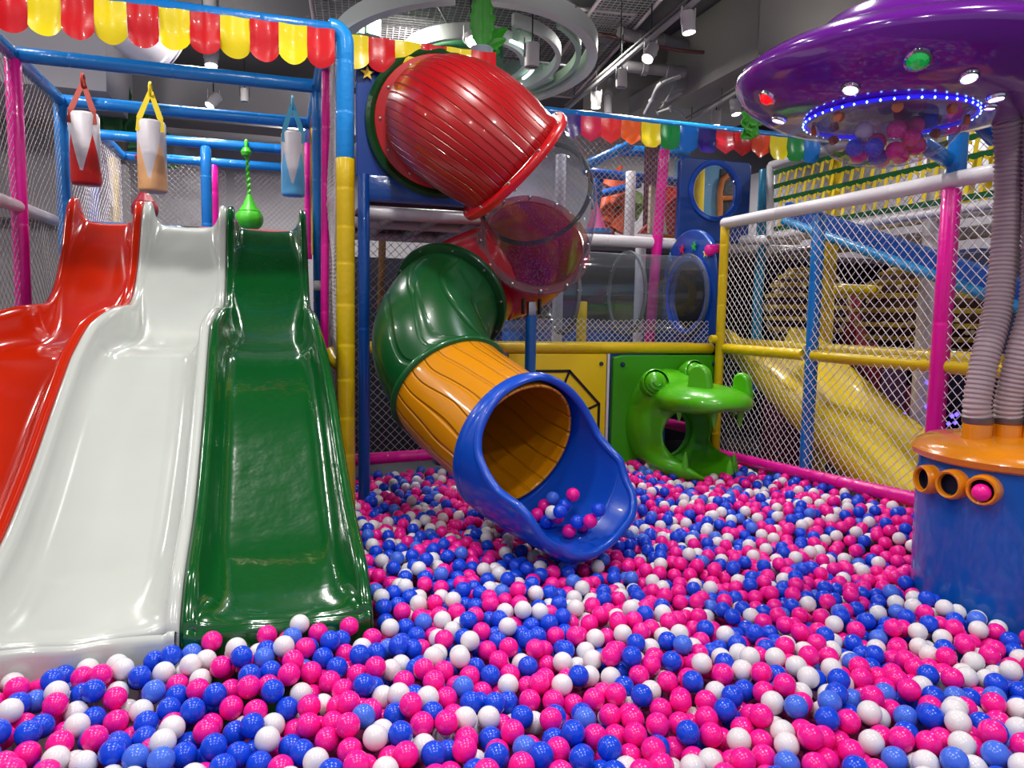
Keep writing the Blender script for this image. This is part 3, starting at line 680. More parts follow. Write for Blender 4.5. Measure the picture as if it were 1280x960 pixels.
panel_mesh(i_, o_, lambda p, t: Vector((p[0], YB-.04+t, p[1])), .05).build('panel_board', croc_bd, ck, bev=.01, angle=30)
def cp(x, y, z): return Vector((hc.x+x, hc.y-y, z))
def eye(x, y, z, r):
    e = MB().lathe([(0, r*.75), (r*.5, r*.68), (r*.85, r*.42), (r, .0), (r, -r*.9)], cp(x, y, z), 28, axis=(-.15 if x < 0 else .1, -.9, .25)); o = e.build('eye', croc_pl, ck)
    s = 1
    for k, (rr, hh) in enumerate(((.62, .55), (.35, .72))):
        pts = [cp(x, y, z)+Vector((-.15 if x < 0 else .1, -.9, .25)).to_track_quat('Z', 'Y') @ Vector((r*rr*math.cos(a), r*rr*math.sin(a), r*(hh))) for a in [R(190+i*16) for i in range(11)]]
        MB().tube(pts, .009, 8).build('eyelid_crease', croc_bd, o)
    rim = MB().lathe([(r*1.02, .04), (r*1.12, .03), (r*1.14, -.02), (r*1.05, -.05), (r*1.0, 0)], cp(x, y, z), 28, axis=(-.15 if x < 0 else .1, -.9, .25)); rim.build('eye_socket', croc_pl, o)
eye(-.25, .26, 1.10, .10); eye(.17, .14, 1.17, .095)
# nostril flaps
nf = [(.085*math.cos(a), .10+.085*math.sin(a)) for a in [R(i*15) for i in range(13)]]+[(-.10, 0), (-.10, -.09), (.10, -.09), (.10, 0)]
for (x, y, z, k) in ((-.13, .70, 1.085, 1.05), (.21, .74, 1.07, .8)):
    MB().extrude([(a*k, b*k) for a, b in nf], cp(x, y, z), (.95, -.25, 0) if k == 1 else (.4, -.9, 0), (0, .1, 1), -.07).build('nostril', croc_pl, ck, bev=.02, angle=30)
for (x, y, z, r, h) in ((-.22, .60, .935, .028, .10), (-.07, .84, .94, .032, .12), (.15, .84, .94, .032, .12), (.27, .58, .935, .028, .09)):
    MB().lathe([(r, .03), (r*.95, 0), (r*.6, -h*.6), (.004, -h)], cp(x, y, z), 16).build('tooth', croc_pl, ck)
for (x, y, z, r, h) in ((-.20, .68, .52, .028, .10), (.08, .84, .50, .03, .08), (.24, .66, .50, .03, .09)):
    MB().lathe([(r, -.03), (r*.95, 0), (r*.6, h*.6), (.004, h)], cp(x, y, z), 16).build('tooth', croc_pl, ck)
for (X, Z) in ((xa+.08, 1.235), (xb-.06, 1.235)): MB().lathe([(0, .02), (.016, .016), (.02, .0)], (X, YB-.042, Z), 14, axis=(0, -1, 0)).build('bolt', MATS['blue_bolt_cap'], ck)
base(ck)

# ================================================================== CLEAR CRAWL TUNNEL AND BLUE PANELS
XA = 3.58; ty, tz, tr = 5.95, 1.83, .345
ap = T('arch_panel', 'blue arched panel with coloured stars at the end of the clear crawl tunnel', 'panel')
i_, o_ = holed_panel(ty, tz, .33, 5.5, 6.42, 1.38, 2.42, 0, 0, arch=True)
panel_mesh(i_, o_, lambda p, t: Vector((XA+t, p[0], p[1])), .06).build('panel_board', pan_pl, ap, bev=.012, angle=30)
MB().lathe([(.31, -.02), (.345, -.035), (.365, -.02), (.365, .02)], (XA-.005, ty, tz), 48, axis=(1, 0, 0)).build('opening_rim', blue_pl, ap)
for (px, py, c, nm) in ((853, 312, (190, 30, 70), 'dark pink star'), (868, 308, (30, 150, 60), 'green star'), (883, 316, (240, 210, 70), 'yellow star'), (838, 322, (90, 150, 190), 'pale blue star')):
    p = P(px, py, X=XA-.012); lab(MB().extrude(star(.048), p, (0, 1, 0), (0, 0, 1), -.01).build('star_emblem', mat('star_%d' % c[0], c, rough=.4), ap, smooth=False), nm)
base(ap)
tn = T('crawl_tunnel', 'clear plastic crawl tunnel running from behind the spiral slide to the blue arched panel', 'tunnel')
clt = clear('scratched_clear_plastic', (222, 228, 234), gl=1.0, rough=.06, haze=.05)
for x0_, x1_ in ((1.75, 2.35), (2.36, 2.95), (2.96, 3.56)):
    mb = MB().tube([(x0_+(x1_-x0_)*k/8, ty, tz) for k in range(9)], [tr+.004*math.sin(math.pi*k/8) for k in range(9)], 56, cap=False); mb.build('tunnel_section', clt, tn, angle=0)
for X in (2.355, 2.955, 3.55):
    rg = MB().lathe([(tr, -.012), (tr+.028, -.012), (tr+.028, .012), (tr, .012), (tr, -.012)], (X, ty, tz), 56, axis=(1, 0, 0)).build('flange_ring', clear('clear_flange_edge', (160, 165, 170), gl=1., haze=.2), tn, angle=30)
    for j in range(10): a = 2*math.pi*j/10; MB().lathe([(0, .02), (.008, .018), (.008, -.018), (0, -.02)], (X, ty+(tr+.016)*math.cos(a), tz+(tr+.016)*math.sin(a)), 8, axis=(1, 0, 0)).build('bolt', steel, rg)
base(tn)
wpn = T('round_window_panel', 'tall blue plastic panel with a round clear bubble window beneath the rainbow bunting', 'panel')
yw = 6.3; a = P(851, 195, Y=yw); b = P(936, 290, Y=yw); c = P(894, 239, Y=yw); rw = .235
i_, o_ = holed_panel(c.x, c.z, rw, a.x, b.x, 2.36, 3.14, 0, 0)
i2 = [(c.x+(p[0]-c.x), c.z+(p[1]-c.z)*1.1) for p in i_]
panel_mesh(i2, o_, lambda p, t: Vector((p[0], yw+t, p[1])), .06).build('panel_board', pan_pl, wpn, bev=.012, angle=30)
mb = MB().lathe([(rw, 0), (rw*.95, .03), (rw*.75, .08), (rw*.4, .12), (.001, .135)], (c.x, yw-.005, c.z), 40, axis=(0, -1, 0)); mb.build('bubble_window', clear('bubble_plastic', (232, 238, 244), gl=.9), wpn, angle=0)
MB().lathe([(rw+.005, .0), (rw+.02, .012), (rw+.05, .012), (rw+.06, 0)], (c.x, yw-.005, c.z), 40, axis=(0, -1, 0)).build('window_rim', blue_pl, wpn)
base(wpn)
net((1.95, 5.52, 2.3), (1.22, 0, 0), (0, 0, .85), 'white safety net under the rainbow bunting, from the tube slide to the magenta post', .036, .0019, net_d)
net((.56, 5.6, .5), (1.6, 0, 0), (0, 0, 1.75), 'dark-backed safety net behind the green elbow of the spiral slide', .046, .0022, net_d)
net((1.9, 5.55, 1.4), (1.65, 0, 0), (0, 0, .2), 'narrow safety net strip just above the yellow beam under the clear tunnel', .036, .002)

# ================================================================== RIGHT FENCE
XF = 3.59
ff = T('fence_frame', 'white, yellow, blue and magenta padded pipe frame of the right-hand fence', 'frame')
pipe('top_rail', [(XF-.03, 5.40, 2.41), (XF, 2.93, 2.41)], .045, whi_p, ff, 1.2)
lab(pipe('post', [(XF+.03, 4.33, 2.36), (XF+.03, 4.33, .15)], .045, blue_p, ff, .5), 'blue padded post')
lab(pipe('post', [(XF, 3.24, 2.36), (XF, 3.24, .15)], .05, mag_p, ff, .9), 'magenta padded post')
lab(pipe('post', [(XF+.02, 3.24, 3.45), (XF+.02, 3.24, 2.44)], .05, blue_p, ff, .5), 'blue padded post above the white rail')
pipe('middle_rail', [(XF, 5.4, 1.375), (XF, 4.38, 1.375)], .042, yel_p, ff, .12)
pipe('middle_rail', [(XF+.02, 4.30, 1.375), (XF+.02, 2.3, 1.375)], .042, yel_p, ff, .3)
pipe('bottom_rail', [(XF, 5.4, .47), (XF, 4.2, .53), (XF, 2.9, .60)], .045, mag_p, ff, .15)
pipe('rear_rail', [(XF+.45, 5.9, 1.40), (XF+.45, 2.4, 1.40)], .045, yel_p, ff, .3)
pipe('post', [(XF, 2.93, 2.40), (XF, 2.93, .15)], .012, net_w, ff, 0)
a = P(1183, 212, X=XF); pipe('brace', [vec(XF, 3.27, 2.52), P(1150, 178, X=XF-.35)], .042, blue_p, ff, .3)
pipe('brace', [P(1245, 175, X=XF), P(1213, 140, X=XF-.2)], .042, dblue_p, ff, .3)
base(ff)
net((XF-.01, 5.38, .5), (0, -2.45, 0), (0, 0, 1.9), 'white diamond safety net filling the fence on the right side of the pit', .047, .0029)
net((4.95, 6.6, 2.4), (0, -4.2, 0), (0, 0, .85), 'dusty safety net behind the green and yellow webbing climbing panel', .05, .0026, net_d)
# yellow slide beyond the fence
ys_ = T('yellow_slide', 'wide yellow slide behind the fence net, sloping down to the right', 'slide')
prof = crom([(5.75, 1.40), (5.5, 1.36), (5.2, 1.19), (4.6, .86), (4.0, .56), (3.75, .46), (3.45, .42)], 6); G = []
for y, z in prof:
    x0_, x1_ = 3.72, 4.62; row = [(x0_, z-.04), (x0_, z+.12), (x0_+.01, z+.14), (x0_+.06, z+.14), (x0_+.08, z+.12), (x0_+.13, z+.02), (x0_+.2, z)]
    row = row+[(x0_+.38, z-.005)]+[(x0_+x1_-a_, b_) for a_, b_ in row[::-1]]
    G.append([Vector((a_, y, b_)) for a_, b_ in row])
MB().grid(G).build('slide_bed', mat('yellow_fibreglass', (228, 196, 10), rough=.5, coat=.05), ys_, solid=.01, angle=60)
base(ys_)
bs = T('blue_chute', 'blue padded chute running down to the right behind the white fence rail', 'slide')
a = P(985, 272, X=3.95); b = P(1262, 372, X=3.95); d = (b-a).normalized()
mb = MB(); up = Vector((0, 0, 1)); hh = .2
sec = [(0, 0), (0, .145), (.05, .16), (.08, .145), (.09, .05), (.42, .03), (.43, .05), (.46, .06), (.5, .05), (.5, -.02), (.03, -.02)]
G = [[q+vec(s, 0, z-.04) for s, z in sec+sec[:1]] for q in (a-d*.05, a-d*.02, a.lerp(b, .5), b, b+d*.5)]
mb.grid(G); mb.build('chute_pad', dblue_p, bs, angle=30)
MB().tube([a-d*.02+vec(-.02, 0, -.03), b+d*.4+vec(-.02, 0, -.03)], .035, 14).build('edge_roll', mat('light_blue_vinyl', (20, 130, 190), **FOAM), bs)
base(bs)
rfm = T('rear_play_frame', 'white, yellow and teal padded pipes of the play frame behind the yellow slide', 'frame')
pipe('post', [(4.7, 5.45, 3.2), (4.7, 5.45, .2)], .055, yel_p, rfm, .3)
pipe('post', [(4.7, 4.40, 3.0), (4.7, 4.40, .2)], .06, whi_p, rfm, .5)
a = P(948, 370, Y=6.35); pipe('post', [(a.x, 6.35, 3.1), (a.x, 6.35, .9)], .05, teal_p, rfm, .4)
pipe('beam', [(4.7, 6.5, 2.42), (4.7, 2.4, 2.42)], .055, whi_p, rfm, .5)
pipe('beam', [(4.85, 6.5, 2.28), (4.85, 2.4, 2.28)], .05, mat('grey_vinyl_padding', (150, 146, 150), **FOAM), rfm, .5)
pipe('beam', [(4.7, 6.5, 1.34), (4.7, 2.4, 1.34)], .05, yel_p, rfm, .4)
pipe('brace', [(4.7, 5.4, 1.9), (5.6, 5.4, 1.9)], .05, yel_p, rfm, .3)
a = P(1010, 300, X=4.5); pipe('beam', [P(1000, 300, X=4.6), P(905, 300, X=4.3)], .045, whi_p, rfm, .4)
base(rfm)
# webbing climbing panel
cw = T('webbing_climbing_panel', 'slanting climbing panel of green straps laced with yellow webbing above the fence', 'climbing net')
def cwp(u, v, w=0): return Vector((4.42+.2*v+w, 5.88+.32*v-u*(1 if v > .5 else 1), 2.42+.68*v))     # u along, v up
LU = 3.3
pipe('frame_pipe', [cwp(-.05, 1.03), cwp(LU, 1.03)], .04, whi_p, cw, .6)
pipe('frame_pipe', [cwp(-.05, -.05), cwp(-.05, 1.03)], .04, whi_p, cw, .6)
pipe('frame_pipe', [cwp(0, -.05), cwp(LU, -.05)], .03, whi_p, cw, .6)
gst = mat('green_webbing', (8, 90, 46), rough=.8, bump=.6, bscale=120); yst = mat('yellow_webbing', (226, 196, 24), rough=.8, bump=.5, bscale=120)
def strap(mb, a, b, w, n):
    d = (b-a).normalized(); s = d.cross(n).normalized()*w/2; k = n.normalized()*.004
    mb.add([a-s-k, a+s-k, b+s-k, b-s-k, a-s+k, a+s+k, b+s+k, b-s+k], [(0, 3, 2, 1), (4, 5, 6, 7), (0, 1, 5, 4), (1, 2, 6, 5), (2, 3, 7, 6), (3, 0, 4, 7)])
nn = Vector((-.9, 0, -.2)); VS = (.06, .27, .48, .69, .90)
for v in VS:
    mb = MB(); strap(mb, cwp(0, v), cwp(LU, v), .042, nn); mb.build('green_strap', gst, cw, smooth=False)
for v0, v1 in zip(VS, VS[1:]):
    mb = MB(); n = 28
    for k in range(n):
        u = .05+k*(LU-.1)/n; strap(mb, cwp(u+.0, v0, .008), cwp(u+.05, v1, .008), .032, nn); strap(mb, cwp(u+.05, v1, .008), cwp(u+.11, v1-.06, .008), .02, nn)
    mb.build('yellow_lacing', yst, cw, smooth=False)
base(cw)
# tilted yellow ladder straps at far right
tl = T('yellow_strap_ladder', 'row of yellow and black diagonal straps at the right, above the white fence rail', 'climbing net')
for k in range(4):
    a = P(1205+k*22, 262-k*6, X=4.9); b = P(1226+k*22, 188-k*6, X=4.9); mb = MB(); strap(mb, a, b, .07, Vector((-1, 0, 0))); mb.build('strap', yst, tl, smooth=False)
base(tl)
# webbing balls
def web_ball(c, r, rz, label):
    t = T('webbing_ball', label, 'webbing ball', None)
    core = mat('dark_webbing_core', (64, 34, 26), rough=.9, var=.6, vscale=22, bump=.6, bscale=30)
    MB().lathe([(max(.001, r*.93*math.cos(a)), rz*.93*math.sin(a)) for a in [R(-90+15*i) for i in range(13)]], c, 40).build('core', core, t)
    for i in range(9):
        a = R(-64+16*i); rr = r*math.cos(a); z = rz*math.sin(a)
        MB().lathe([(rr, -.022), (rr+.012, -.018), (rr+.012, .018), (rr, .022), (rr-.012, 0), (rr, -.022)], Vector(c)+vec(0, 0, z), 40).build('webbing_band', mat('mustard_webbing', (160, 132, 34), rough=.8, bump=.9, bscale=90), t)
    tf = mat('cream_tufts', (205, 190, 150), rough=.9)
    for i in range(110):
        a = random.uniform(0, 2*math.pi); e = R(random.uniform(-60, 60)); p = Vector(c)+Vector((r*math.cos(e)*math.cos(a), r*math.cos(e)*math.sin(a), rz*math.sin(e)))
        MB().lathe([(0, -.02), (.022, -.006), (.02, .01), (0, .02)], p, 6, axis=p-Vector(c)).build('tuft', tf, t)
    base(t)
web_ball((5.25, 6.4, 1.75), .42, .42, 'yellow webbing ball with brown core, left of the blue fence post')
web_ball((5.7, 5.3, 1.72), .62, .46, 'wide yellow webbing ball seen through the net between the blue and magenta posts')
web_ball((6.3, 4.0, 1.75), .55, .5, 'brown and cream webbing ball seen behind the magenta post and the grey hoses')
# ================================================================== SAUCER, HOSES, BARREL
from mathutils.bvhtree import BVHTree
uf = T('flying_saucer', 'glossy purple flying saucer with a clear dome holding balls, above the pit', 'flying saucer')
uc = P(1110, 148, D=2.92)
pur = mat('purple_gloss_fibreglass', (104, 28, 142), rough=.16, coat=.8, bump=.03, bscale=6)
hc2 = uc+vec(.09, .03, 0)
hullp = crom([(.0, .0), (.27, .0), (.34, .0), (.40, .008), (.46, .02), (.52, .045), (.60, .10), (.635, .145), (.645, .175), (.63, .205), (.57, .245), (.48, .275), (.41, .29), (.385, .305), (.35, .35), (.27, .41), (.14, .435), (.001, .44)], 5)
mbh = MB(); mbh.lathe([(max(.001, a), b) for a, b in hullp], hc2, 96); hull = mbh.build('hull', pur, uf, angle=60)
bvh = BVHTree.FromPolygons([Vector(v) for v in mbh.v], mbh.f)
def hit(px, py):
    d = (f+(px-640)/F*cr+(480-py)/F*cu).normalized(); l, n, i, ds = bvh.ray_cast(CAM, d)
    if l is None: return None, None
    if n.dot(d) > 0: n = -n
    return l, n
glass = clear('dome_acrylic', (236, 238, 244), gl=1.0, rough=.03, haze=.07)
dc = uc+vec(.0, 0, -.01); rd = .272
dm = MB().lathe([(rd+.012, .004), (rd, -.005), (rd*.98, -.03), (rd*.91, -.075), (rd*.76, -.118), (rd*.54, -.152), (rd*.27, -.172), (.001, -.178)], dc, 64).build('clear_dome', glass, uf, angle=0)
MB().lathe([(rd+.0, .012), (rd+.03, .008), (rd+.032, -.004), (rd+.0, -.008)], dc, 64).build('dome_rim', clear('dome_rim_acrylic', (225, 228, 238), haze=.2), uf)
led = mat('blue_led_strip', (40, 30, 255), rough=.3, emit=1.0)
ledp = mat('led_diode_glow', (120, 170, 255), emit=10)
MB().tube(arcpts(dc+vec(0, 0, .006), rd+.036, 0, 2*math.pi, 72, (1, 0, 0), (0, 1, 0))[:-1], .0065, 8, closed=True).build('led_strip', led, uf, angle=0)
for k in range(44):
    a = 2*math.pi*k/44; MB().lathe([(0, -.006), (.0045, 0), (0, .006)], dc+vec((rd+.041)*math.cos(a), (rd+.042)*math.sin(a), .002), 8).build('led', ledp, uf)
gold = mat('copper_clip', (196, 110, 60), rough=.5)
for px, py in ((1020, 160), (1019, 170), (1076, 144), (1146, 135), (1198, 137), (1197, 147)):
    a = math.atan2(1, 0); p = P(px, py, D=uc.y*1.05)
    v = p-dc; v.z = 0; v = v.normalized() if v.length else vec(1, 0, 0)
for a in (-172, -128, -84, -40, 5, 50, 95, 140):
    MB().lathe([(0, -.014), (.018, -.01), (.02, .008), (0, .014)], dc+vec((rd+.0)*math.cos(R(a)), (rd+.0)*math.sin(R(a)), -.018), 12, axis=(math.cos(R(a)), math.sin(R(a)), 0)).build('clip', gold, uf)
chrome = mat('chrome_lamp_rim', (215, 210, 220), rough=.12, metal=1)
def light_source(px, py, c, r, e, nm, jewel=False):
    l, n = hit(px, py)
    if l is None: return
    g = MB().lathe([(r*.9, 0), (r*1.25, 0), (r*1.2, .008), (r*1.0, .012)], l, 28, axis=n); o = g.build('lamp_bezel', chrome, uf)
    if jewel: q = MB().lathe([(r, .004), (r*.95, .014), (r*.6, .026), (.001, .032)], l, 14, axis=n).build('lamp_lens', mat(nm, c, rough=.08, coat=1, emit=e), o, smooth=False)
    else: q = MB().lathe([(r, .006), (r*.6, .01), (.001, .011)], l, 24, axis=n).build('lamp_lens', mat(nm, c, emit=e), o)
    if jewel: MB().lathe([(0, -.008), (.012, 0), (.0, .016)], l+n*.014+vec(0, 0, r*1.15), 8).build('lamp_finial', chrome, o)
light_source(960, 121, (240, 10, 20), .030, .8, 'red_jewel', True); light_source(1147, 74, (10, 170, 70), .036, .35, 'green_jewel', True)
for px, py in ((1064, 110), (1211, 95), (974, 149), (1245, 121)): light_source(px, py, (240, 244, 255), .026, 5, 'white_lamp')
light_source(1237, 133, (200, 240, 255), .022, 4, 'white_lamp')
def bar(px0, py0, px1, py1, D0, D1, w, h, m, nm, par):
    a = P(px0, py0, D=D0); b = P(px1, py1, D=D1); d = b-a; q = d.to_track_quat('X', 'Z').to_matrix()
    return MB().box((a+b)/2, (d.length, w, h), rot=q, bev=.006).build(nm, m, par)
bar(1108, 19, 1178, -22, 2.78, 2.6, .05, .035, mat('purple_arm', (74, 30, 104), rough=.3, coat=.3), 'hanger_arm', uf)
bar(1215, 22, 1300, -8, 3.15, 3.3, .05, .035, MATS['purple_arm'], 'hanger_arm', uf)
base(uf)
bb = T('overhead_beam', 'blue padded beam above the purple saucer in the top right corner', 'beam')
pipe('beam', [P(1188, -2, D=2.85), P(1420, 14, D=3.0)], .05, dblue_p, bb, 0)
base(bb)
# barrel
bc = vec(3.06, 2.33, 0); rb = .385
ba = T('ball_barrel', 'blue barrel with an orange lid and three round orange ports', 'barrel')
bblue = mat('barrel_blue_fibreglass', (8, 84, 176), rough=.25, coat=.5, bump=.12, bscale=7)
orp = mat('orange_fibreglass', (222, 132, 12), rough=.22, coat=.6, bump=.2, bscale=18)
zl = 1.04
MB().lathe([(rb*.96, .1), (rb*.99, .6), (rb*1.0, .9), (rb*.99, zl)], bc, 72).build('body', bblue, ba)
MB().lathe([(rb, zl-.01), (rb+.02, zl), (rb+.03, zl+.025), (rb+.015, zl+.05), (rb-.03, zl+.075), (rb*.6, zl+.10), (.001, zl+.105)], bc, 72).build('lid', orp, ba)
def port(px, py):
    # where the port meets the round body
    d = (f+(px-640)/F*cr+(480-py)/F*cu); 
    A = d.x**2+d.y**2; B = -2*(d.x*bc.x+d.y*bc.y); Cc = bc.x**2+bc.y**2-(rb+.005)**2; q = B*B-4*A*Cc
    t = (-B-math.sqrt(q))/(2*A) if q > 0 else -B/(2*A)
    p = CAM+d*t; n = Vector((p.x-bc.x, p.y-bc.y, 0)).normalized(); p = Vector((bc.x, bc.y, p.z))+n*rb
    g = MB().lathe([(.043, -.01), (.043, .03), (.046, .046), (.054, .050), (.061, .040), (.063, .02), (.063, -.02)], p, 40, axis=n).build('port_rim', orp, ba)
    MB().lathe([(.001, .007), (.0425, .007), (.0425, .03)], p, 32, axis=n).build('port_shade_cup', mat('port_shade_navy', (10, 14, 40), rough=.6), g)  # dark cup over the closed body, its colour standing for shade in the port
    return p, n
PORTS = [port(1163, 599), port(1193, 605), port(1231, 612)]
base(ba)
hm = mat('corrugated_hose_plastic', (176, 156, 160), rough=.4, coat=.2)
hdark = mat('hose_cuff_metal', (120, 110, 112), rough=.35, metal=.7)
def hose(pts, label):
    t = T('corrugated_hose', label, 'hose', None)
    c = [Vector(p) for p in crom([tuple(p) for p in pts], 30)]
    L = [0]
    for a, b in zip(c, c[1:]): L.append(L[-1]+(b-a).length)
    n = int(L[-1]/.0048); res = []; rr = []
    xs = np.array(L); ca = np.array([tuple(v) for v in c])
    for k in range(n+1):
        d = L[-1]*k/n; res.append(Vector([np.interp(d, xs, ca[:, j]) for j in range(3)])); rr.append(.052+(.004 if (k % 4) < 2 else -.002))
    MB().tube(res, rr, 28).build('hose_body', hm, t, angle=30)
    p = c[0]; MB().lathe([(.056, -.09), (.056, -.01), (.054, 0)], p, 32).build('lid_socket', orp, t)
    MB().lathe([(.057, -.014), (.060, -.01), (.060, .012), (.056, .016)], p, 32).build('cuff', hdark, t)
    base(t)
zs = zl+.17
hp = vec(bc.x-.13, bc.y+.02, zs)
def hx(px, py, D): return P(px, py, D=D)
p0 = P(1222, 528, D=3.13); p0.z = zs
hose([p0, P(1222, 500, D=3.12), P(1232, 445, D=3.12), P(1247, 385, D=3.14), P(1258, 290, D=3.14), P(1261, 200, D=3.10), P(1258, 140, D=3.05), P(1256, 100, D=3.03)], 'grey corrugated hose rising from the barrel lid to the saucer, leftmost of the hoses')
p0 = P(1259, 528, D=3.14); p0.z = zs
hose([p0, P(1262, 495, D=3.12), P(1277, 435, D=3.08), P(1292, 380, D=3.06), P(1296, 290, D=3.05), P(1296, 190, D=3.02), P(1294, 100, D=3.0)], 'grey corrugated hose at the right picture edge, second from the left on the barrel lid')
p0 = P(1297, 530, D=3.1); p0.z = zs
hose([p0, P(1300, 480, D=3.1), P(1318, 400, D=3.1), P(1330, 250, D=3.08), P(1330, 100, D=3.06)], 'grey corrugated hose farthest right on the barrel lid')

# ================================================================== THINGS ON THE CEILING
white_m = mat('white_lamp_housing', (205, 200, 198), rough=.45)
glow = mat('spotlight_glow', (255, 250, 240), emit=30)
LAMPS = []
def spot(px, py, Z, tilt, lit, label, sc=1.):
    p = P(px, py, Z=Z); t = T('spotlight', label, 'spotlight'); ax = Vector(tilt).normalized()
    r = .055*sc; h = .085*sc
    MB().lathe([(r*.5, h), (r*.96, h*.96), (r, h*.9), (r, -h), (r*.9, -h), (r*.85, -h*.8), (.001, -h*.78)], p, 28, axis=-ax).build('housing', white_m, t)
    MB().lathe([(.001, 0), (r*.84, 0), (r*.84, .004), (.001, .004)], p+ax*h*.86, 24, axis=ax).build('lens', glow if lit else mat('unlit_lens', (90, 88, 86), rough=.2), t)
    for s in (-1, 1): MB().box(p+vec(s*r*1.1, 0, r*.9), (.006, .02, h*1.6), bev=.001).build('bracket_arm', darkmetal if not lit else white_m, t)
    MB().tube([p+vec(0, 0, h*1.1), vec(p.x, p.y, min(4.98, Z+.42))], .007, 8).build('stem', darkmetal, t)
    base(t)
    if lit: LAMPS.append((p+ax*(h+.03), ax))
    return p
D_ = (0, 0, -1)
spot(263, 12, 4.5, D_, False, 'white spotlight at the top edge above the red and yellow bunting', 1.2)
spot(264, 71, 4.2, (0, -.25, -1), True, 'lit white spotlight just below the bunting above the white slide', 1.2)
spot(267, 126, 3.9, (-.5, -.4, -.8), True, 'lit tilted spotlight between the second and third blue beams')
spot(306, 119, 3.9, D_, False, 'small dome camera housing beside the tilted spotlight over the slides', .8)
spot(665, 69, 3.9, D_, False, 'unlit white spotlight in front of the green ring ceiling light', 1.2)
spot(588, 50, 4.0, (0, -.9, -.5), True, 'glaring spotlight beside the large green leaf', 1.0)
TZ = 4.0
s1 = spot(860, 28, TZ, (.1, -.1, -1), True, 'lit white track spotlight nearest the top edge, on the long diagonal track')
s2 = spot(813, 66, TZ, (-.5, -.3, -.8), True, 'lit tilted track spotlight, second along the long diagonal track')
s3 = spot(777, 98, TZ, D_, False, 'unlit track spotlight beside the bent grey pipe, third along the long diagonal track')
s4 = spot(745, 125, TZ, D_, True, 'lit track spotlight just above the rainbow bunting, last on the long diagonal track')
s5 = spot(895, 148, TZ, D_, True, 'lit spotlight just above the bunting left of the purple saucer')
s6 = spot(919, 134, TZ, (.1, -.2, -1), True, 'lit spotlight touching the left edge of the purple saucer in view')
def track(a, b, label):
    t = T('light_track', label, 'light track'); d = b-a; q = d.to_track_quat('X', 'Z').to_matrix()
    MB().box((a+b)/2, (d.length, .035, .035), rot=q).build('rail', mat('grey_track_metal', (150, 146, 146), rough=.5), t)
    MB().box((a+b)/2+vec(0, 0, .06), (d.length, .02, .02), rot=q).build('conduit', mat('grey_conduit', (110, 106, 108), rough=.5), t)
    for k in (0.1, .5, .9): MB().tube([a.lerp(b, k), a.lerp(b, k)+vec(0, 0, 4.99-a.z)], .005, 6).build('hanger_rod', darkmetal, t)
    base(t)
track(P(885, -12, Z=4.12), P(706, 138, Z=4.12), 'long grey lighting track running diagonally over the rainbow bunting')
track(P(960, 92, Z=4.0), P(856, 155, Z=4.0), 'short grey lighting track ending behind the purple saucer')
# ring light
rg = T('ring_ceiling_light', 'large pale green and white concentric ring ceiling light above the red tube', 'ceiling light')
rc = P(578, 84, Z=4.15)
pg = mat('pale_green_ring_paint', (176, 206, 180), rough=.6); pw = mat('off_white_ring_paint', (208, 214, 204), rough=.6); dg = mat('green_ring_paint', (60, 150, 90), rough=.6)
def ring(rx, ry, w, h, a0, a1, z, m, nm='ring_band'):
    n = 72; G = []
    for k in range(n+1):
        a = R(a0+(a1-a0)*k/n); G.append([rc+vec((rx+s*w/2)*math.cos(a), (ry+s*w/2)*math.sin(a), z+dz) for s, dz in ((-1, 0), (1, 0), (1, h), (-1, h), (-1, 0))])
    mb = MB(); mb.grid(G); mb.add([*G[0][:4]], [(0, 1, 2, 3)]); mb.add([*G[-1][:4]], [(3, 2, 1, 0)])
    return mb.build(nm, m, rg, angle=30)
ring(1.27, 1.6, .10, .16, -100, 250, 0, pw); ring(1.14, 1.44, .05, .10, -60, 200, .03, pg)
ring(1.02, 1.30, .14, .16, 8, 200, .05, pg); ring(.95, 1.2, .05, .10, -80, 30, .02, pw)
ring(.66, .86, .10, .16, -60, 120, .04, pg); ring(.60, .8, .05, .14, -170, -20, .0, pw); ring(.36, .48, .09, .18, -180, 180, .02, dg)
ring(.80, 1.0, .03, .02, 20, 130, .0, mat('ring_tube_glow', (235, 245, 255), emit=2.5), 'light_tube'); ring(.72, .9, .03, .02, -70, 10, .0, MATS['ring_tube_glow'], 'light_tube')
for a in (20, 140, 260): MB().tube([rc+vec(1.3*math.cos(R(a)), 1.5*math.sin(R(a)), .1), rc+vec(1.3*math.cos(R(a)), 1.5*math.sin(R(a)), .84)], .006, 6).build('hanger_rod', darkmetal, rg)
for a in (0, 60, 120): v = vec(1.32*math.cos(R(a)), 1.66*math.sin(R(a)), .15); MB().tube([rc-v+vec(0, 0, .3), rc+v], .012, 6).build('cross_bar', mat('grey_bar', (130, 132, 132)), rg)
base(rg)
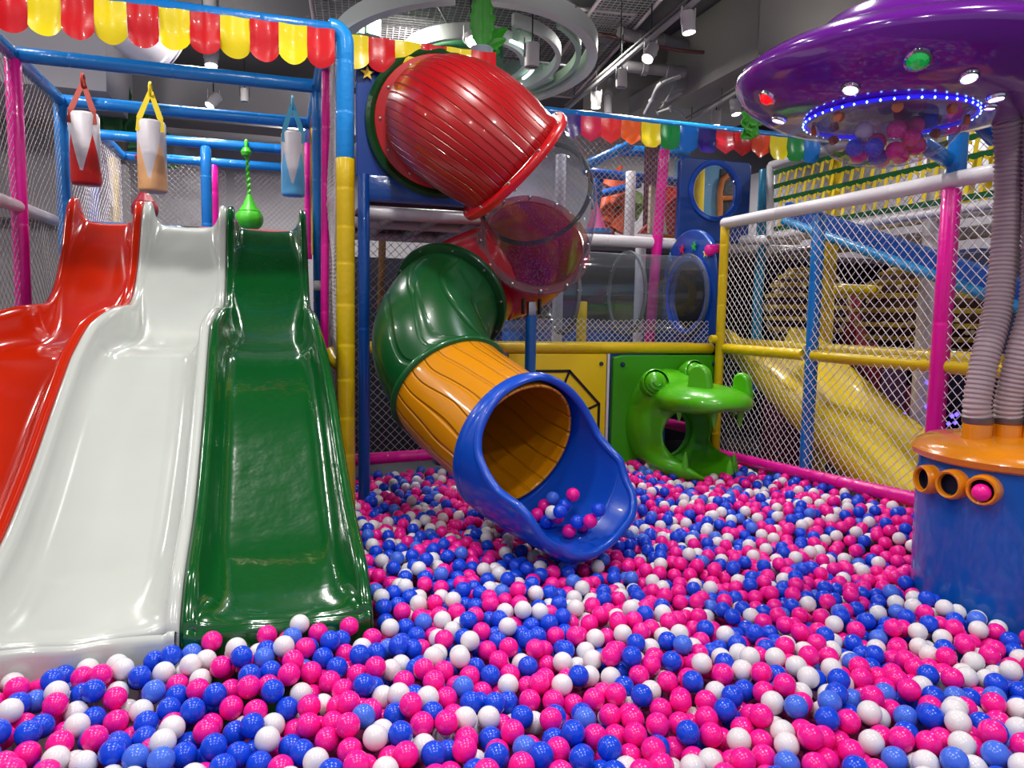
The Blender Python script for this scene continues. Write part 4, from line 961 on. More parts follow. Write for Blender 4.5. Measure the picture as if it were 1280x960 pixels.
# wire mesh ceiling panels
def meshpanel(c, ux, uy, A, B, cell, label):
    c = Vector(c); ux = Vector(ux).normalized(); uy = Vector(uy).normalized(); mb = MB()
    for k in range(int(A/cell)+1): p = c+ux*k*cell; mb.tube([p, p+uy*B], .0045, 3, cap=False)
    for k in range(int(B/cell)+1): p = c+uy*k*cell+vec(0, 0, .006); mb.tube([p, p+ux*A], .0045, 3, cap=False)
    t = T('wire_mesh_panel', label, 'ceiling panel'); mb.build('wire_grid', mat('grey_wire', (160, 152, 156), rough=.6), t, smooth=False)
    for a, b in ((c, c+ux*A), (c+ux*A, c+ux*A+uy*B), (c+ux*A+uy*B, c+uy*B), (c+uy*B, c)): MB().tube([a, b], .02, 8).build('edge_bar', mat('pinkish_grey_bar', (168, 150, 158), rough=.6), t)
    base(t)
ZM = 4.85
a = P(795, 18, Z=ZM); b = P(733, 85, Z=ZM); c = P(640, 2, Z=ZM)
meshpanel(a, c-a, (b-a), 3.4, 2.6, .07, 'grey wire mesh ceiling panel behind the ring light, beside the diagonal track')
a = P(830, -5, Z=4.8); b = P(745, 90, Z=4.8)
meshpanel(a, b-a, (-.9, .1, 0), 3.5, .6, .06, 'narrow grey wire mesh strip running down from the top edge right of the ring light')
a = P(545, 6, Z=4.5); meshpanel(a, (-1, 0, 0), (0, -1, 0), 1.6, 1.6, .07, 'grey wire mesh ceiling panel at the top edge above the corner of the tower')
# ducts
gd = mat('galvanised_duct', (126, 122, 118), rough=.6, var=.1, vscale=2); wd = mat('white_duct_wrap', (186, 180, 184), rough=.7, bump=.4, bscale=8)
def boxth(name, label, cat, c, d, m, bev=.01): t = T(name, label, cat); MB().box(c, d, bev=bev).build('casing', m, t); return t
a = P(948, 72, Z=4.15)
t = boxth('air_duct', 'big square grey air duct at the top behind the purple saucer', 'duct', (a.x+1.0, a.y+.9, 4.55), (2.0, 1.8, .8), gd); MB().box((a.x+.02, a.y, 4.16), (.06, .06, .03)).build('corner_strip', steel, t); MB().box((a.x+1.0, a.y-.0, 4.55), (2.04, .04, .84)).build('flange', gd, t); base(t)
a = P(845, 112, Z=4.2)
t = boxth('air_conditioner_unit', 'flat grey ceiling air unit between the light track and the saucer', 'air conditioner', (a.x+.8, a.y+.6, 4.32), (1.6, 1.2, .22), mat('grey_unit_casing', (140, 138, 136), rough=.6)); MB().box((a.x+.8, a.y+.3, 4.2), (1.4, .45, .03)).build('grille', mat('pale_grille', (175, 172, 170), rough=.6), t); base(t)
a = P(795, 60, Z=4.5); t = boxth('air_duct', 'tall grey duct box right of the diagonal light track', 'duct', (a.x+1.2, a.y+1.8, 4.7), (1.5, 1.4, .5), gd); base(t)
hz = MB()
t = T('round_duct', 'fat white wrapped round duct above the bunting over the orange-red slide', 'duct'); a = P(140, 5, Z=4.3); b = P(205, 55, Z=4.1)
MB().tube([a+(a-b)*.6, a, b, b+(b-a)*.1], .30, 40).build('duct_body', wd, t); MB().lathe([(.30, -.03), (.325, -.02), (.325, .02), (.30, .03)], b, 40, axis=b-a).build('duct_band', wd, t)
for k in (.1, .8): MB().tube([a.lerp(b, k), a.lerp(b, k)+vec(0, 0, 4.99-a.lerp(b, k).z)], .008, 6).build('hanger_rod', darkmetal, t)
base(t)
a = P(136, 118, Y=9.2); t = boxth('soffit', 'pale boxed ceiling soffit in the upper left behind the blue beams', 'soffit', (a.x-1.4, 9.9, a.z+.75), (2.8, 1.6, 1.5), m_wall); base(t)
t = T('ceiling_ledge', 'long grey ledge across the back above the hanging bags', 'ledge'); a = P(136, 132, Y=10.5); MB().box((a.x+2.6, 10.8, a.z), (5.6, .5, .16)).build('ledge', mat('grey_ledge_paint', (130, 126, 128), rough=.8), t); base(t)
t = T('white_partition', 'pale boxed partition on the upper back wall behind the green hanging ball', 'partition'); a = P(258, 160, Y=11.6); MB().box((a.x-1.4, 11.7, 3.4), (2.8, .3, 1.2)).build('partition', m_wall, t); base(t)
def ceilpipe(pts, r, m, name, label, cat='pipe'):
    t = T(name, label, cat); mb = MB(); mb.tube([Vector(p) for p in crom([tuple(p) for p in pts], 6)], r, 14); mb.build('pipe_run', m, t)
    for p in pts[1:-1]: 
        MB().lathe([(r, -.03), (r*1.3, -.03), (r*1.3, .03), (r, .03)], p, 14, axis=Vector(pts[-1])-Vector(pts[0])).build('coupling', m, t)
    base(t)
gp = mat('grey_pipe_paint', (120, 116, 118), rough=.5)
ceilpipe([P(775, 40, Z=4.7), P(800, 47, Z=4.7), P(830, 52, Z=4.7), P(860, 58, Z=4.7)], .06, gp, 'ceiling_pipe', 'grey drain pipe high behind the diagonal light track')
ceilpipe([P(775, 82, Z=4.3), P(805, 85, Z=4.3), P(835, 88, Z=4.3), P(856, 90, Z=4.3)], .06, gp, 'ceiling_pipe', 'grey pipe with couplings crossing behind the track spotlights')
ceilpipe([P(762, 100, Z=4.4), P(760, 120, Z=4.2), P(760, 145, Z=3.9)], .05, gp, 'ceiling_pipe', 'grey vertical pipe dropping behind the rainbow bunting')
ceilpipe([P(700, 30, Z=4.95), P(830, 60, Z=4.6), P(905, 68, Z=4.5), P(1000, 82, Z=4.5)], .018, mat('dark_red_sprinkler_pipe', (84, 30, 34), rough=.5), 'sprinkler_pipe', 'thin dark red sprinkler pipe under the ducts')
ceilpipe([P(850, 96, Z=4.2), P(825, 106, Z=4.1), P(815, 125, Z=4.0), P(806, 142, Z=3.9)], .022, mat('pale_flex', (150, 148, 148), rough=.6), 'flexible_conduit', 'pale flexible conduit drooping from the ceiling air unit', 'cable')
ceilpipe([P(842, 108, Z=4.2), P(830, 130, Z=4.0), P(822, 140, Z=3.9), P(838, 136, Z=3.9), P(852, 142, Z=3.9), P(856, 150, Z=3.9)], .012, MATS['pale_flex'], 'flexible_conduit', 'thin looping cable below the ceiling air unit', 'cable')
# plants
leafm = mat('leaf_green', (44, 140, 24), rough=.45, var=.35, vscale=9, bump=.4, bscale=20); leafd = mat('dark_leaf_green', (22, 80, 32), rough=.5, var=.3, vscale=9)
def leaf(t, a, d, L, W, nrm, m, lobes=5, bendz=.2):
    d = Vector(d).normalized(); nrm = Vector(nrm); s = d.cross(nrm).normalized(); nn = s.cross(d); G = []; n = 26
    for i in range(n+1):
        q = i/n; w = W*math.sin(math.pi*min(1, q**.8))**.7*(1-.22*abs(math.sin(lobes*math.pi*q)))+.004
        c = a+d*L*q-nn*bendz*L*q*q
        G.append([c+s*w*k+nn*(abs(k)*w*.25) for k in (-1, -.6, -.2, 0, .2, .6, 1)])
    MB().grid(G).build('leaf', m, t, solid=.003)
pl = T('leafy_plant', 'bright green lobed artificial leaves rising at the top edge above the red tube slide', 'plant')
a = P(602, 62, D=5.2)
MB().lathe([(.07, -.05), (.085, .0), (.08, .01)], a+vec(0, 0, -.0), 20).build('pot', mat('clear_dish', (150, 160, 170), rough=.2), pl)
leaf(pl, a, (-.02, -.05, 1), .42, .10, (0, -1, 0), leafm, 6, .0); leaf(pl, a, (.1, .05, 1), .40, .07, (-.1, -1, 0), leafm, 4, .0)
leaf(pl, a, (.9, -.1, .5), .20, .05, (0, -1, .2), leafm, 4, .1); leaf(pl, a, (.8, 0, .9), .30, .04, (0, -1, .4), leafm, 3, .3); leaf(pl, a, (.7, 0, .1), .14, .05, (0, -1, .3), leafm, 3, .2)
base(pl)
pl = T('leafy_plant', 'small green leaves hanging between the rainbow bunting and the purple saucer', 'plant'); a = P(938, 150, D=5.9)
for k in range(6): leaf(pl, a+vec(random.uniform(-.1, .1), 0, random.uniform(-.05, .05)), (math.cos(k*1.2), -.1, math.sin(k*1.2)-.3), .17, .07, (0, -1, 0), leafm, 3, .2)
base(pl)
pl = T('potted_palm', 'dark green broad-leaved plant on the back wall behind the red and peach punch bags', 'plant'); a = P(142, 176, D=9.0); MB().lathe([(.001, -.3), (.13, -.3), (.17, .0), (.15, .0), (.001, -.03)], a, 20).build('pot', mat('dark_pot', (60, 50, 44), rough=.6), pl); MB().box((a.x, a.y, a.z/2-.15), (.3, .3, a.z-.3)).build('stand', mat('pale_stand', (150, 146, 150), rough=.7), pl)
for k, dd in enumerate(((-.5, 0, 1), (.2, 0, 1), (.6, 0, .7), (1, 0, .15), (-1, 0, .5), (.9, 0, -.3), (0, -.2, 1))): leaf(pl, a, dd, .75, .14, (0, -1, 0), leafd, 5, .25)
base(pl)

# ================================================================== PLAY AREA IN THE BACKGROUND
tag(MB().box((5.4, 8.62, 1.1), (9.8, .08, 2.3), bev=0).build('partition', mat('dark_navy_shade_sheet', (26, 26, 44), rough=.8, var=.3), smooth=False), 'dark navy sheet added as shade far behind the nets below deck height', 'partition')  # added sheet; its dark colour stands for the unlit depth behind
def simple(name, label, cat, parts):
    t = T(name, label, cat)
    for nm, mb, m in parts: mb.build(nm, m, t)
    base(t)
bx_ = lambda px, py, Y, dx, dz, dy=.1: (lambda p: MB().box((p.x, p.y+dy/2, p.z), (dx, dy, dz), bev=.01))(P(px, py, Y=Y))
mt = lambda n, c, **k: mat(n, c, **({'rough': .5} | k))
# what shows through the round window
simple('play_house_front', 'light blue play house front with an orange arched window, seen through the round window', 'play house', [
    ('wall_board', bx_(890, 245, 9.0, 1.1, .95), mt('sky_blue_board', (120, 176, 214), var=.06)),
    ('window_frame', MB().tube([P(900, 282, Y=8.95)]+[p for p in [P(900, 240, Y=8.95), P(903, 225, Y=8.95), P(913, 217, Y=8.95), P(928, 216, Y=8.95)]], .04, 10), mt('orange_board', (232, 130, 60))),
    ('window_bar', MB().tube([P(901, 248, Y=8.94), P(925, 247, Y=8.94)], .035, 8), MATS['orange_board']),
    ('window_pane', bx_(911, 244, 8.98, .3, .7, .02), mt('dark_pane', (60, 62, 70)))])
simple('round_post', 'yellow padded post seen through the round window panel', 'post', [('post', MB().tube([P(875, 205, Y=7.8), P(871.5, 314, Y=7.8)], .06, 14), yel_p)])
simple('red_play_panel', 'red and yellow play panel beside the round window panel', 'panel', [
    ('board', bx_(843, 262, 7.4, .36, .5), mt('red_board', (200, 20, 24))), ('lower_board', bx_(843, 284, 7.35, .34, .42, .04), mt('orange_lower_board', (230, 120, 20))),
    ('letter', MB().tube(arcpts(P(843, 263, Y=7.33), .06, 0, 2*math.pi, 20, (.7, 0, 0), (0, 0, 1.2))[:-1], .018, 8, closed=True), mt('dark_letter', (40, 20, 20)))])
simple('sheer_curtain', 'pinkish sheer curtain left of the magenta post behind the net', 'curtain', [('cloth', MB().grid([[P(806+k*1.2, 178, Y=7.0+.03*(k % 2)) for k in range(17)], [P(803+k*1.2, 292, Y=7.0+.03*(k % 2)) for k in range(17)]]), mt('sheer_pink_cloth', (170, 120, 150), rough=.8))])
mbx = MB()
for k in range(9):
    p = P(762+random.uniform(-9, 14), 308-k*10, Y=8.2); mbx.lathe([(.01, .22), (.10, .05), (.16, -.08), (.02, -.1)], p, 12, axis=(random.uniform(-.6, .6), -.2, 1))
simple('orange_soft_tree', 'orange-red tufted soft play tree on the upper deck behind the white post', 'soft play', [('tufts', mbx, mt('orange_red_foam', (190, 70, 30)))])
simple('green_soft_bush', 'dull green soft play bush behind the net beside the orange soft tree', 'soft play', [('bush', MB().lathe([(.01, .22), (.2, .12), (.24, -.02), (.15, -.2), (.01, -.22)], P(782, 255, Y=8.4), 16), mt('dull_green_foam', (96, 120, 50)))])
simple('red_fin_board', 'red board with a cream fin at deck height left of the magenta post', 'play board', [
    ('board', MB().extrude([(0, 0), (.45, 0), (.45, .42), (.3, .3)], P(796, 292, Y=6.9), (1, 0, 0), (0, 0, 1), .05), mt('red_fin', (196, 50, 60))),
    ('fin', MB().extrude([(0, 0), (.2, 0), (.16, .2), (.05, .45), (0, .48)], P(809, 292, Y=6.8), (1, 0, 0), (0, 0, 1), .05), mt('cream_fin', (210, 190, 170)))])
simple('pink_cone', 'small pink and blue cone on the deck seen right of the clear elbow', 'cone', [('cone', MB().lathe([(.001, .3), (.1, .02), (.12, 0)], P(745, 288, Y=6.9), 20), mt('pink_cone_foam', (226, 90, 160))), ('foot', MB().lathe([(.001, .05), (.14, .04), (.15, 0), (.001, 0)], P(747, 292, Y=6.9), 20), blue_p)])
tag(MB().box((8.0, 6.7, 3.3), (.06, 10.2, 1.7), bev=0).build('upper_partition', mt('pale_lilac_partition', (176, 172, 180)), smooth=False), 'pale partition on the far right behind the webbing climbing panel', 'partition')
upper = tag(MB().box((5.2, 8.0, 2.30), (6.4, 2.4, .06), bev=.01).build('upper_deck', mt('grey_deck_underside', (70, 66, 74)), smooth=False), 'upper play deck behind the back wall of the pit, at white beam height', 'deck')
# seen through the tunnel
simple('teal_roller', 'long teal padded roller behind the clear tunnel', 'roller', [('roller', MB().tube([P(640, 366, Y=7.6), P(830, 360, Y=7.6)], .07, 16), mt('teal_roller_vinyl', (30, 120, 150)))])
simple('blue_mat', 'folded blue mat lying behind the clear tunnel', 'mat', [('mat_fold', (lambda p: MB().box((p.x, p.y+.2, (p.z+.11)/2), (1.9, .4, p.z+.11), bev=.02))(P(740, 415, Y=7.4)), mt('mat_blue', (40, 90, 170)))])
simple('olive_roller', 'olive green padded roller behind the clear tunnel', 'roller', [('roller', MB().tube([P(655, 392, Y=7.9), P(800, 388, Y=7.9)], .08, 16), mt('olive_vinyl', (96, 104, 50)))])
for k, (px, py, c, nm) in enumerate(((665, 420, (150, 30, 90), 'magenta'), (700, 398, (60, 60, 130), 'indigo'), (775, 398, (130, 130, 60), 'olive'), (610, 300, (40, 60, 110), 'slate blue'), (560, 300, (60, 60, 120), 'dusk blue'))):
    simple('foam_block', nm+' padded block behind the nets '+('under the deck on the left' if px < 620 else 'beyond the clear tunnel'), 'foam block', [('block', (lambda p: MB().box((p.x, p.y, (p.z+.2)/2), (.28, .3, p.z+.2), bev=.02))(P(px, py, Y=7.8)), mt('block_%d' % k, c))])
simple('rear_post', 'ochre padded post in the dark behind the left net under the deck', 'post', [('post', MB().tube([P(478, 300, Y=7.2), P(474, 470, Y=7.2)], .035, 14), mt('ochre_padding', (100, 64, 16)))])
# colourful clutter low behind the fence
for k, (px, py, c, nm) in enumerate(((1080, 385, (120, 30, 40), 'dark red padded wall piece'), (985, 445, (100, 30, 50), 'maroon padded wall piece'), (1090, 520, (110, 120, 60), 'mossy soft block'), (1140, 500, (110, 30, 60), 'maroon soft block'), (1105, 480, (80, 50, 80), 'plum soft block'), (1225, 330, (30, 40, 90), 'navy padded wall piece'))):
    simple('soft_block', nm+' far behind the diamond net of the right fence', 'soft block', [('block', (lambda p: MB().box((p.x, p.y, (p.z+.17)/2), (.4, .25, p.z+.17), bev=.02))(P(px, py, Y=6.6)), mt('clutter_%d' % k, c))])
simple('navy_curtain', 'dark navy padded wall behind the magenta fence post', 'padded wall', [('pad', MB().box((6.9, 4.6, 1.5), (.1, 5.2, 1.7), bev=.02), mt('navy_pad', (30, 32, 62), var=.3))])
lg = mat('violet_fairy_light', (90, 70, 255), emit=4)
fl = T('fairy_lights', 'small violet and blue fairy lights glowing low behind the magenta post', 'fairy lights')
for px, py in ((1158, 508), (1160, 520), (1159, 478), (1190, 520), (1194, 528), (1186, 530), (1130, 518), (1196, 518)): MB().lathe([(0, -.02), (.018, 0), (0, .02)], P(px, py, X=4.6), 10).build('bulb', lg, fl)
base(fl)

# ================================================================== BALLS
DB = .07; RB = DB/2
h = .007; X0, Y0, X1, Y1 = -1.9, .95, 3.75, 5.62
nx, ny = int((X1-X0)/h), int((Y1-Y0)/h)
gx = X0+np.arange(nx)*h; gy = Y0+np.arange(ny)*h; GX, GY = np.meshgrid(gx, gy, indexing='ij')
surf = S-.012+.022*np.sin(GX*2.1+.5)*np.cos(GY*1.7+1)+.018*np.sin(GX*5.3+GY*3.1)+.012*np.sin(GX*9.1-GY*7.7+2)
surf += .03*np.exp(-((GX-3.3)**2+(GY-3.6)**2)/.5)+.06*np.clip((GX-2.9)/.7, 0, 1)*np.clip((5.2-GY)/1.5, 0, 1)
surf += .03*np.exp(-((GX+.2)**2/1.2+(GY-2.6)**2/.08))-.02*np.exp(-((GX-1.2)**2+(GY-4.6)**2)/.4)
H = surf-.20
BIG = 50.
def block(m): H[m] = BIG
block((GX < .36+RB) & (GY > 2.70-RB)); block(GX > 3.62-RB); block((GY > 5.50-RB)); block((GX-bc.x)**2+(GY-bc.y)**2 < (rb+RB-.01)**2)
# footprint of the scoop, raised by its outside surface
sco = np.full(H.shape, 9.)
for row in G if False else []: pass
SCG = []
def sc_section(i):
    c = sc_path[i]; q = i/(ns-1); t = (sc_path[min(ns-1, i+1)]-sc_path[max(0, i-1)]).normalized(); dn, sd = frame(t)
    A = R(float(np.interp(q, KS, KA))); AL = R(float(np.interp(q, KS, KL))); r = float(np.interp(q, KS, KR)); return [c+(dn*math.cos(a)+sd*math.sin(a))*r for a in [-AL+(A+AL)*k/40 for k in range(41)]]
low = np.full(H.shape, 99.)
for i in range(0, ns, 1):
    for p in sc_section(i):
        ix, iy = int((p.x-X0)/h), int((p.y-Y0)/h); 
        if p.z < 1.0: low[max(0, ix-4):ix+5, max(0, iy-4):iy+5] = np.minimum(low[max(0, ix-4):ix+5, max(0, iy-4):iy+5], p.z)
block(low < .47)
for p_, r_ in (((hc.x+.02, 5.2), .30), ((hc.x+.02, 4.95), .22)): block((GX-p_[0])**2+(GY-p_[1])**2 < r_**2)
# frustum of the picture with a margin
n_ = max(1, 0)
u_ = ((GX*cr.x+GY*cr.y)/(np.maximum(.2, GX*f.x+GY*f.y)))
vis = (u_ > -.88) & (u_ < .92)
kk = int(DB/h)+1; ar = np.arange(-kk, kk+1)*h; d2 = ar[:, None]**2+ar[None, :]**2
stamp = np.where(d2 < DB*DB, np.sqrt(np.maximum(0, DB*DB-d2)), -99)
free = np.argwhere((H < 5) & vis)
NB = int(len(free)*h*h/(DB*DB)*2.6)
pick = free[rng.integers(0, len(free), NB)]
balls = []
fill_mode = False
def place(ix, iy, cap=None):
    for _ in range(60):
        a0, a1 = max(0, ix-3), min(nx, ix+4); b0, b1 = max(0, iy-3), min(ny, iy+4)
        w_ = H[a0:a1, b0:b1]; j = int(w_.argmin()); jx, jy = a0+j//w_.shape[1], b0+j % w_.shape[1]
        if H[jx, jy] >= H[ix, iy]-1e-9: break
        ix, iy = jx, jy
    z = H[ix, iy]
    if z > surf[ix, iy]+.02: return False
    balls.append((gx[ix], gy[iy], z, ix, iy))
    a0, a1 = max(0, ix-kk), min(nx, ix+kk+1); b0, b1 = max(0, iy-kk), min(ny, iy+kk+1)
    st = stamp[a0-ix+kk:a1-ix+kk, b0-iy+kk:b1-iy+kk]
    H[a0:a1, b0:b1] = np.maximum(H[a0:a1, b0:b1], z+st)
    return True
for ix, iy in pick: place(int(ix), int(iy))
for _round in range(12):
    lowc = np.argwhere((H < surf+.004) & vis)
    if len(lowc) < 40: break
    sel = lowc[rng.integers(0, len(lowc), min(1500, max(60, len(lowc)//25)))]
    for ix, iy in sel:
        if H[ix, iy] < surf[ix, iy]+.004: place(int(ix), int(iy))
B = np.array([(b[0], b[1], b[2], H[b[3], b[4]]) for b in balls])
top = B[:, 3]-B[:, 2] < DB*1.75
keep = B[top]
# balls resting against the scoop and those lying in it
print('balls', len(B), 'kept', len(keep))
def ballmat(nm, c): return mat(nm, c, rough=.22, coat=.0, spec=.5, bump=.06, bscale=60)
BM = [ballmat('pink_ball_plastic', (246, 26, 150)), ballmat('royal_blue_ball_plastic', (20, 72, 218)), ballmat('white_ball_plastic', (226, 222, 226)), ballmat('light_blue_ball_plastic', (70, 112, 226))]
for m_ in BM:
    b_ = m_.node_tree.nodes['Principled BSDF']; b_.inputs['Subsurface Weight'].default_value = .0
CN = ['pink', 'royal blue', 'white', 'light blue']
pr = np.array([.41, .30, .23, .06])
colr = rng.choice(4, len(keep), p=pr)
pp = [proj(b[:3]) for b in keep]
expo = keep[:, 3]-keep[:, 2] < DB*1.12
inview = np.array([(-14 < p[0] < 1294 and -14 < p[1] < 972) for p in pp]) & expo
dist = np.array([p[2] for p in pp])
order = np.argsort(np.where(inview, dist, 99))[:300]
ind = set(order.tolist())
def sphere_mesh(name, lv):
    bm = bmesh.new(); bmesh.ops.create_icosphere(bm, subdivisions=lv, radius=RB); me = bpy.data.meshes.new(name); bm.to_mesh(me); bm.free(); me.shade_smooth(); return me
def ball_mesh(name, m, m2=None):
    me = sphere_mesh(name, 4); me.materials.append(m)
    if m2: 
        me.materials.append(m2)
        for p in me.polygons: p.material_index = 1 if p.center.x > 0 else 0
    return me
bme = [ball_mesh(CN[i].replace(' ', '_')+'_ball', BM[i]) for i in range(4)]; two = ball_mesh('two_tone_ball', BM[1], BM[2])
def zone(x, y, px):
    s = 'at the left of the nearest rows' if px < 427 else 'at the middle of the nearest rows' if px < 853 else 'at the right of the nearest rows'
    return s
def ball(p, c, label, group, rot=None):
    o = bpy.data.objects.new('ball', bme[c] if c < 4 else two); COL.objects.link(o); o.location = p
    o.rotation_euler = rot or tuple(rng.uniform(0, 6.28, 3)); return tag(o, label, 'ball', group)
tt = 0
for i in sorted(ind):
    c = int(colr[i]); px = pp[i][0]; zn = 'left third' if px < 427 else 'middle third' if px < 853 else 'right third'
    if tt < 1 and 330 < px < 420 and 860 < pp[i][1] < 900:
        ball(keep[i, :3], 4, 'half blue and half white plastic ball among the nearest balls at the left', None); tt += 1; continue
    ball(keep[i, :3], c, '%s plastic ball in the nearest rows of the pit, %s of the picture' % (CN[c], zn), '%s balls in the nearest rows, %s' % (CN[c], zn))
# the rest of the pit in one object
def merged(P_, Ci, name, lv):
    me0 = sphere_mesh('tmp', lv); nv = len(me0.vertices); v0 = np.zeros(nv*3); me0.vertices.foreach_get('co', v0); v0 = v0.reshape(-1, 3)
    nf = len(me0.polygons); l0 = np.zeros(nf*3, dtype=np.int64); me0.loops.foreach_get('vertex_index', l0); bpy.data.meshes.remove(me0)
    n = len(P_); V = (v0[None]+P_[:, None, :]).reshape(-1, 3); L = (l0[None]+(np.arange(n)*nv)[:, None]).reshape(-1)
    return V, L, np.repeat(Ci, nf)
rest = np.array([i for i in range(len(keep)) if i not in ind])
nearm = dist[rest] < 3.0
VA, LA, CA = merged(keep[rest[nearm], :3], colr[rest[nearm]], 'a', 3); VB, LB, CB = merged(keep[rest[~nearm], :3], colr[rest[~nearm]], 'b', 2)
V = np.vstack([VA, VB]); L = np.concatenate([LA, LB+len(VA)]); Cc = np.concatenate([CA, CB])
me = bpy.data.meshes.new('pit_balls'); me.vertices.add(len(V)); me.vertices.foreach_set('co', V.ravel()); me.loops.add(len(L)); me.loops.foreach_set('vertex_index', L.astype(np.int32))
nf = len(L)//3; me.polygons.add(nf); me.polygons.foreach_set('loop_start', (np.arange(nf)*3).astype(np.int32)); 
for m_ in BM: me.materials.append(m_)
me.polygons.foreach_set('material_index', Cc.astype(np.int32)); me.update(calc_edges=True); me.validate(); me.shade_smooth()
o = bpy.data.objects.new('pit_balls', me); COL.objects.link(o); tag(o, 'sea of pink, blue and white plastic balls filling the pit beyond the nearest rows', 'balls', kind='stuff')
# balls lying in the blue scoop
scb = BVHTree.FromPolygons([Vector(v) for v in mb_scoop_v] if 'mb_scoop_v' in globals() else [Vector((0, 0, -9)), Vector((1, 0, -9)), Vector((0, 1, -9))], mb_scoop_f if 'mb_scoop_f' in globals() else [(0, 1, 2)])
placed = []
def drop_in(tree, x, y, ztop):
    best = None
    l, n, i, d = tree.ray_cast(Vector((x, y, ztop)), Vector((0, 0, -1)))
    if l is None: return None
    z = l.z+RB*1.25
    for q in placed:
        dd = (q.x-x)**2+(q.y-y)**2
        if dd < DB*DB: z = max(z, q.z+math.sqrt(DB*DB-dd))
    return Vector((x, y, z))
SCB = [(672, 655, 0), (681, 648, 0), (691, 652, 3), (684, 664, 1), (697, 668, 0), (706, 664, 1), (712, 676, 0), (729, 668, 0), (722, 679, 1), (738, 684, 0), (690, 674, 2), (748, 684, 1), (700, 680, 1), (716, 662, 0), (757, 688, 0)]
for px, py, c in SCB:
    d = (f+(px-640)/F*cr+(480-py)/F*cu).normalized(); l, n, i, ds = scb.ray_cast(CAM, d)
    if l is None: continue
    p = drop_in(scb, l.x, l.y+.01, 1.5 if False else l.z+.2)
    if p is None: continue
    placed.append(p); ball(p, c, '%s plastic ball lying in the mouth of the blue scoop' % CN[c], '%s balls in the blue scoop' % CN[c])
# balls in the clear dome of the saucer
db = BVHTree.FromPolygons([Vector(v) for v in dm.data.vertices[:] and [v.co for v in dm.data.vertices]], [tuple(p.vertices) for p in dm.data.polygons])
offd = Vector(dm.location)+Vector(uf.location)
placed = []
DBL = [(-.13, -.06, 1), (-.10, .07, 0), (-.03, -.09, 0), (-.02, .03, 1), (.05, -.04, 0), (.06, .09, 0), (.12, -.07, 0), (.13, .04, 1), (-.17, .02, 1), (.0, .13, 2), (.17, -.0, 1), (-.07, -.01, 0), (.02, -.13, 0), (.10, .01, 0), (-.01, .0, 2), (-.14, .0, 2), (.07, -.10, 0), (-.06, -.12, 0), (.15, -.10, 1)]
for x, y, c in DBL:
    x *= .8; y *= .8
    rad = math.hypot(x, y); prof = [(.001, -.178), (rd*.27, -.172), (rd*.54, -.152), (rd*.76, -.118), (rd*.91, -.075), (rd*.98, -.03), (rd, -.005)]
    fl_ = lambda q: float(np.interp(q, [a for a, b in prof], [b for a, b in prof]))
    z = dc.z+max(fl_(rad+RB*math.cos(a))+RB*math.sin(a)+.0 if False else fl_(min(rd, rad+RB*math.sin(a)))+RB*math.cos(a) for a in [R(k*10) for k in range(9)])+.004
    for q in placed:
        dd = (q.x-dc.x-x)**2+(q.y-dc.y-y)**2
        if dd < DB*DB: z = max(z, q.z+math.sqrt(DB*DB-dd))
    p = Vector((dc.x+x, dc.y+y, z)); placed.append(p)
    ball(p, c, '%s plastic ball inside the clear dome under the purple saucer' % CN[c], '%s balls in the saucer dome' % CN[c])
pp_, n_ = PORTS[2]; ball(pp_+n_*.040+vec(0, 0, -.007), 0, 'pink plastic ball sitting in the right-hand port of the blue barrel', None)
# padded pit floor below the balls
tag(MB().box((.9, 3.3, .06), (5.3, 4.6, .1), bev=0).build('pit_mat', mat('pit_mat_vinyl', (120, 20, 80), rough=.6), smooth=False), 'padded mat under the balls of the pit', 'mat')

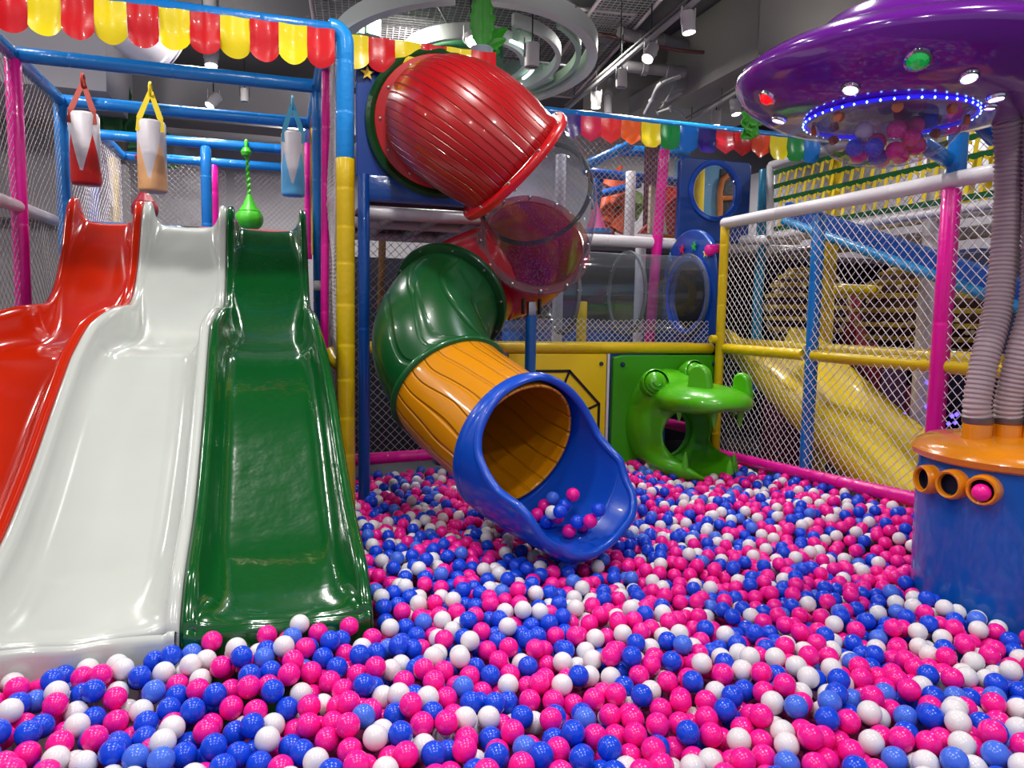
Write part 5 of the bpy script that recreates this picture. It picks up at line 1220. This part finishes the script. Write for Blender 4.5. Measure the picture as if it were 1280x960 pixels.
# ================================================================== LIGHT
w = bpy.data.worlds.new('hall'); SC.world = w; w.use_nodes = True
w.node_tree.nodes['Background'].inputs['Color'].default_value = (.80, .84, 1, 1); w.node_tree.nodes['Background'].inputs['Strength'].default_value = .5
def area(p, size, e, col=(1, .97, .93), d=(0, 0, -1), shape='DISK', spread=170, sy=None):
    l = bpy.data.lights.new('light_source', 'AREA'); l.energy = e; l.size = size; l.shape = shape; l.color = col; l.spread = R(spread)
    if sy: l.size_y = sy
    o = bpy.data.objects.new('light_source', l); COL.objects.link(o); o.location = p; o.rotation_mode = 'QUATERNION'; o.rotation_quaternion = Vector(d).to_track_quat('-Z', 'Y'); return o
for x in (-1.6, .6, 2.8):
    for y in (-.6, 1.4, 3.4):
        area((x+.3*math.sin(y*3), y, 4.3), .16, 36)
for x in (1.0, 3.2, 5.6, 7.5): area((x, 7.2, 4.4), .2, 45)
for x in (-2.6, -.6): area((x, 7.0, 4.3), .2, 45)
for x in (-2.5, .5, 3.5, 6.5): area((x, 10.3, 4.2), .25, 60, d=(0, .25, -1))  # added lights tilted at the back wall to brighten it
area((-3.6, 5.2, 4.3), .25, 40); area((-2.0, 5.2, 4.4), .25, 60, d=(-.1, .9, -.25)); area((1.5, 8.6, 4.6), .25, 30, d=(0, .9, -.1)); area((5.5, 4.2, 4.0), .2, 40, d=(.9, .1, -.2))  # the first two are added fills for the left wall and the soffit
for x, y in ((-1, 2), (2.5, 4.5), (5.5, 5.5), (-.6, 9.2)): area((x, y, 3.9), .3, 16, d=(0, 0, 1))  # added upward fills to lift ceiling and ring light, no fixtures behind them
area((6.0, 3.5, 4.4), .2, 60); area((6.2, 5.6, 1.0), .3, 6, (.9, .9, 1), (0, 0, 1))
for p, ax in LAMPS: area(p, .08, 12, (1, .97, .92), ax, spread=100)
SC.view_settings.view_transform = 'Standard'; SC.view_settings.look = 'None'; SC.view_settings.gamma = 1; SC.view_settings.exposure = -.05
SC.view_settings.use_curve_mapping = False
SC.cycles.max_bounces = 8; SC.cycles.transparent_max_bounces = 16; SC.cycles.use_denoising = True
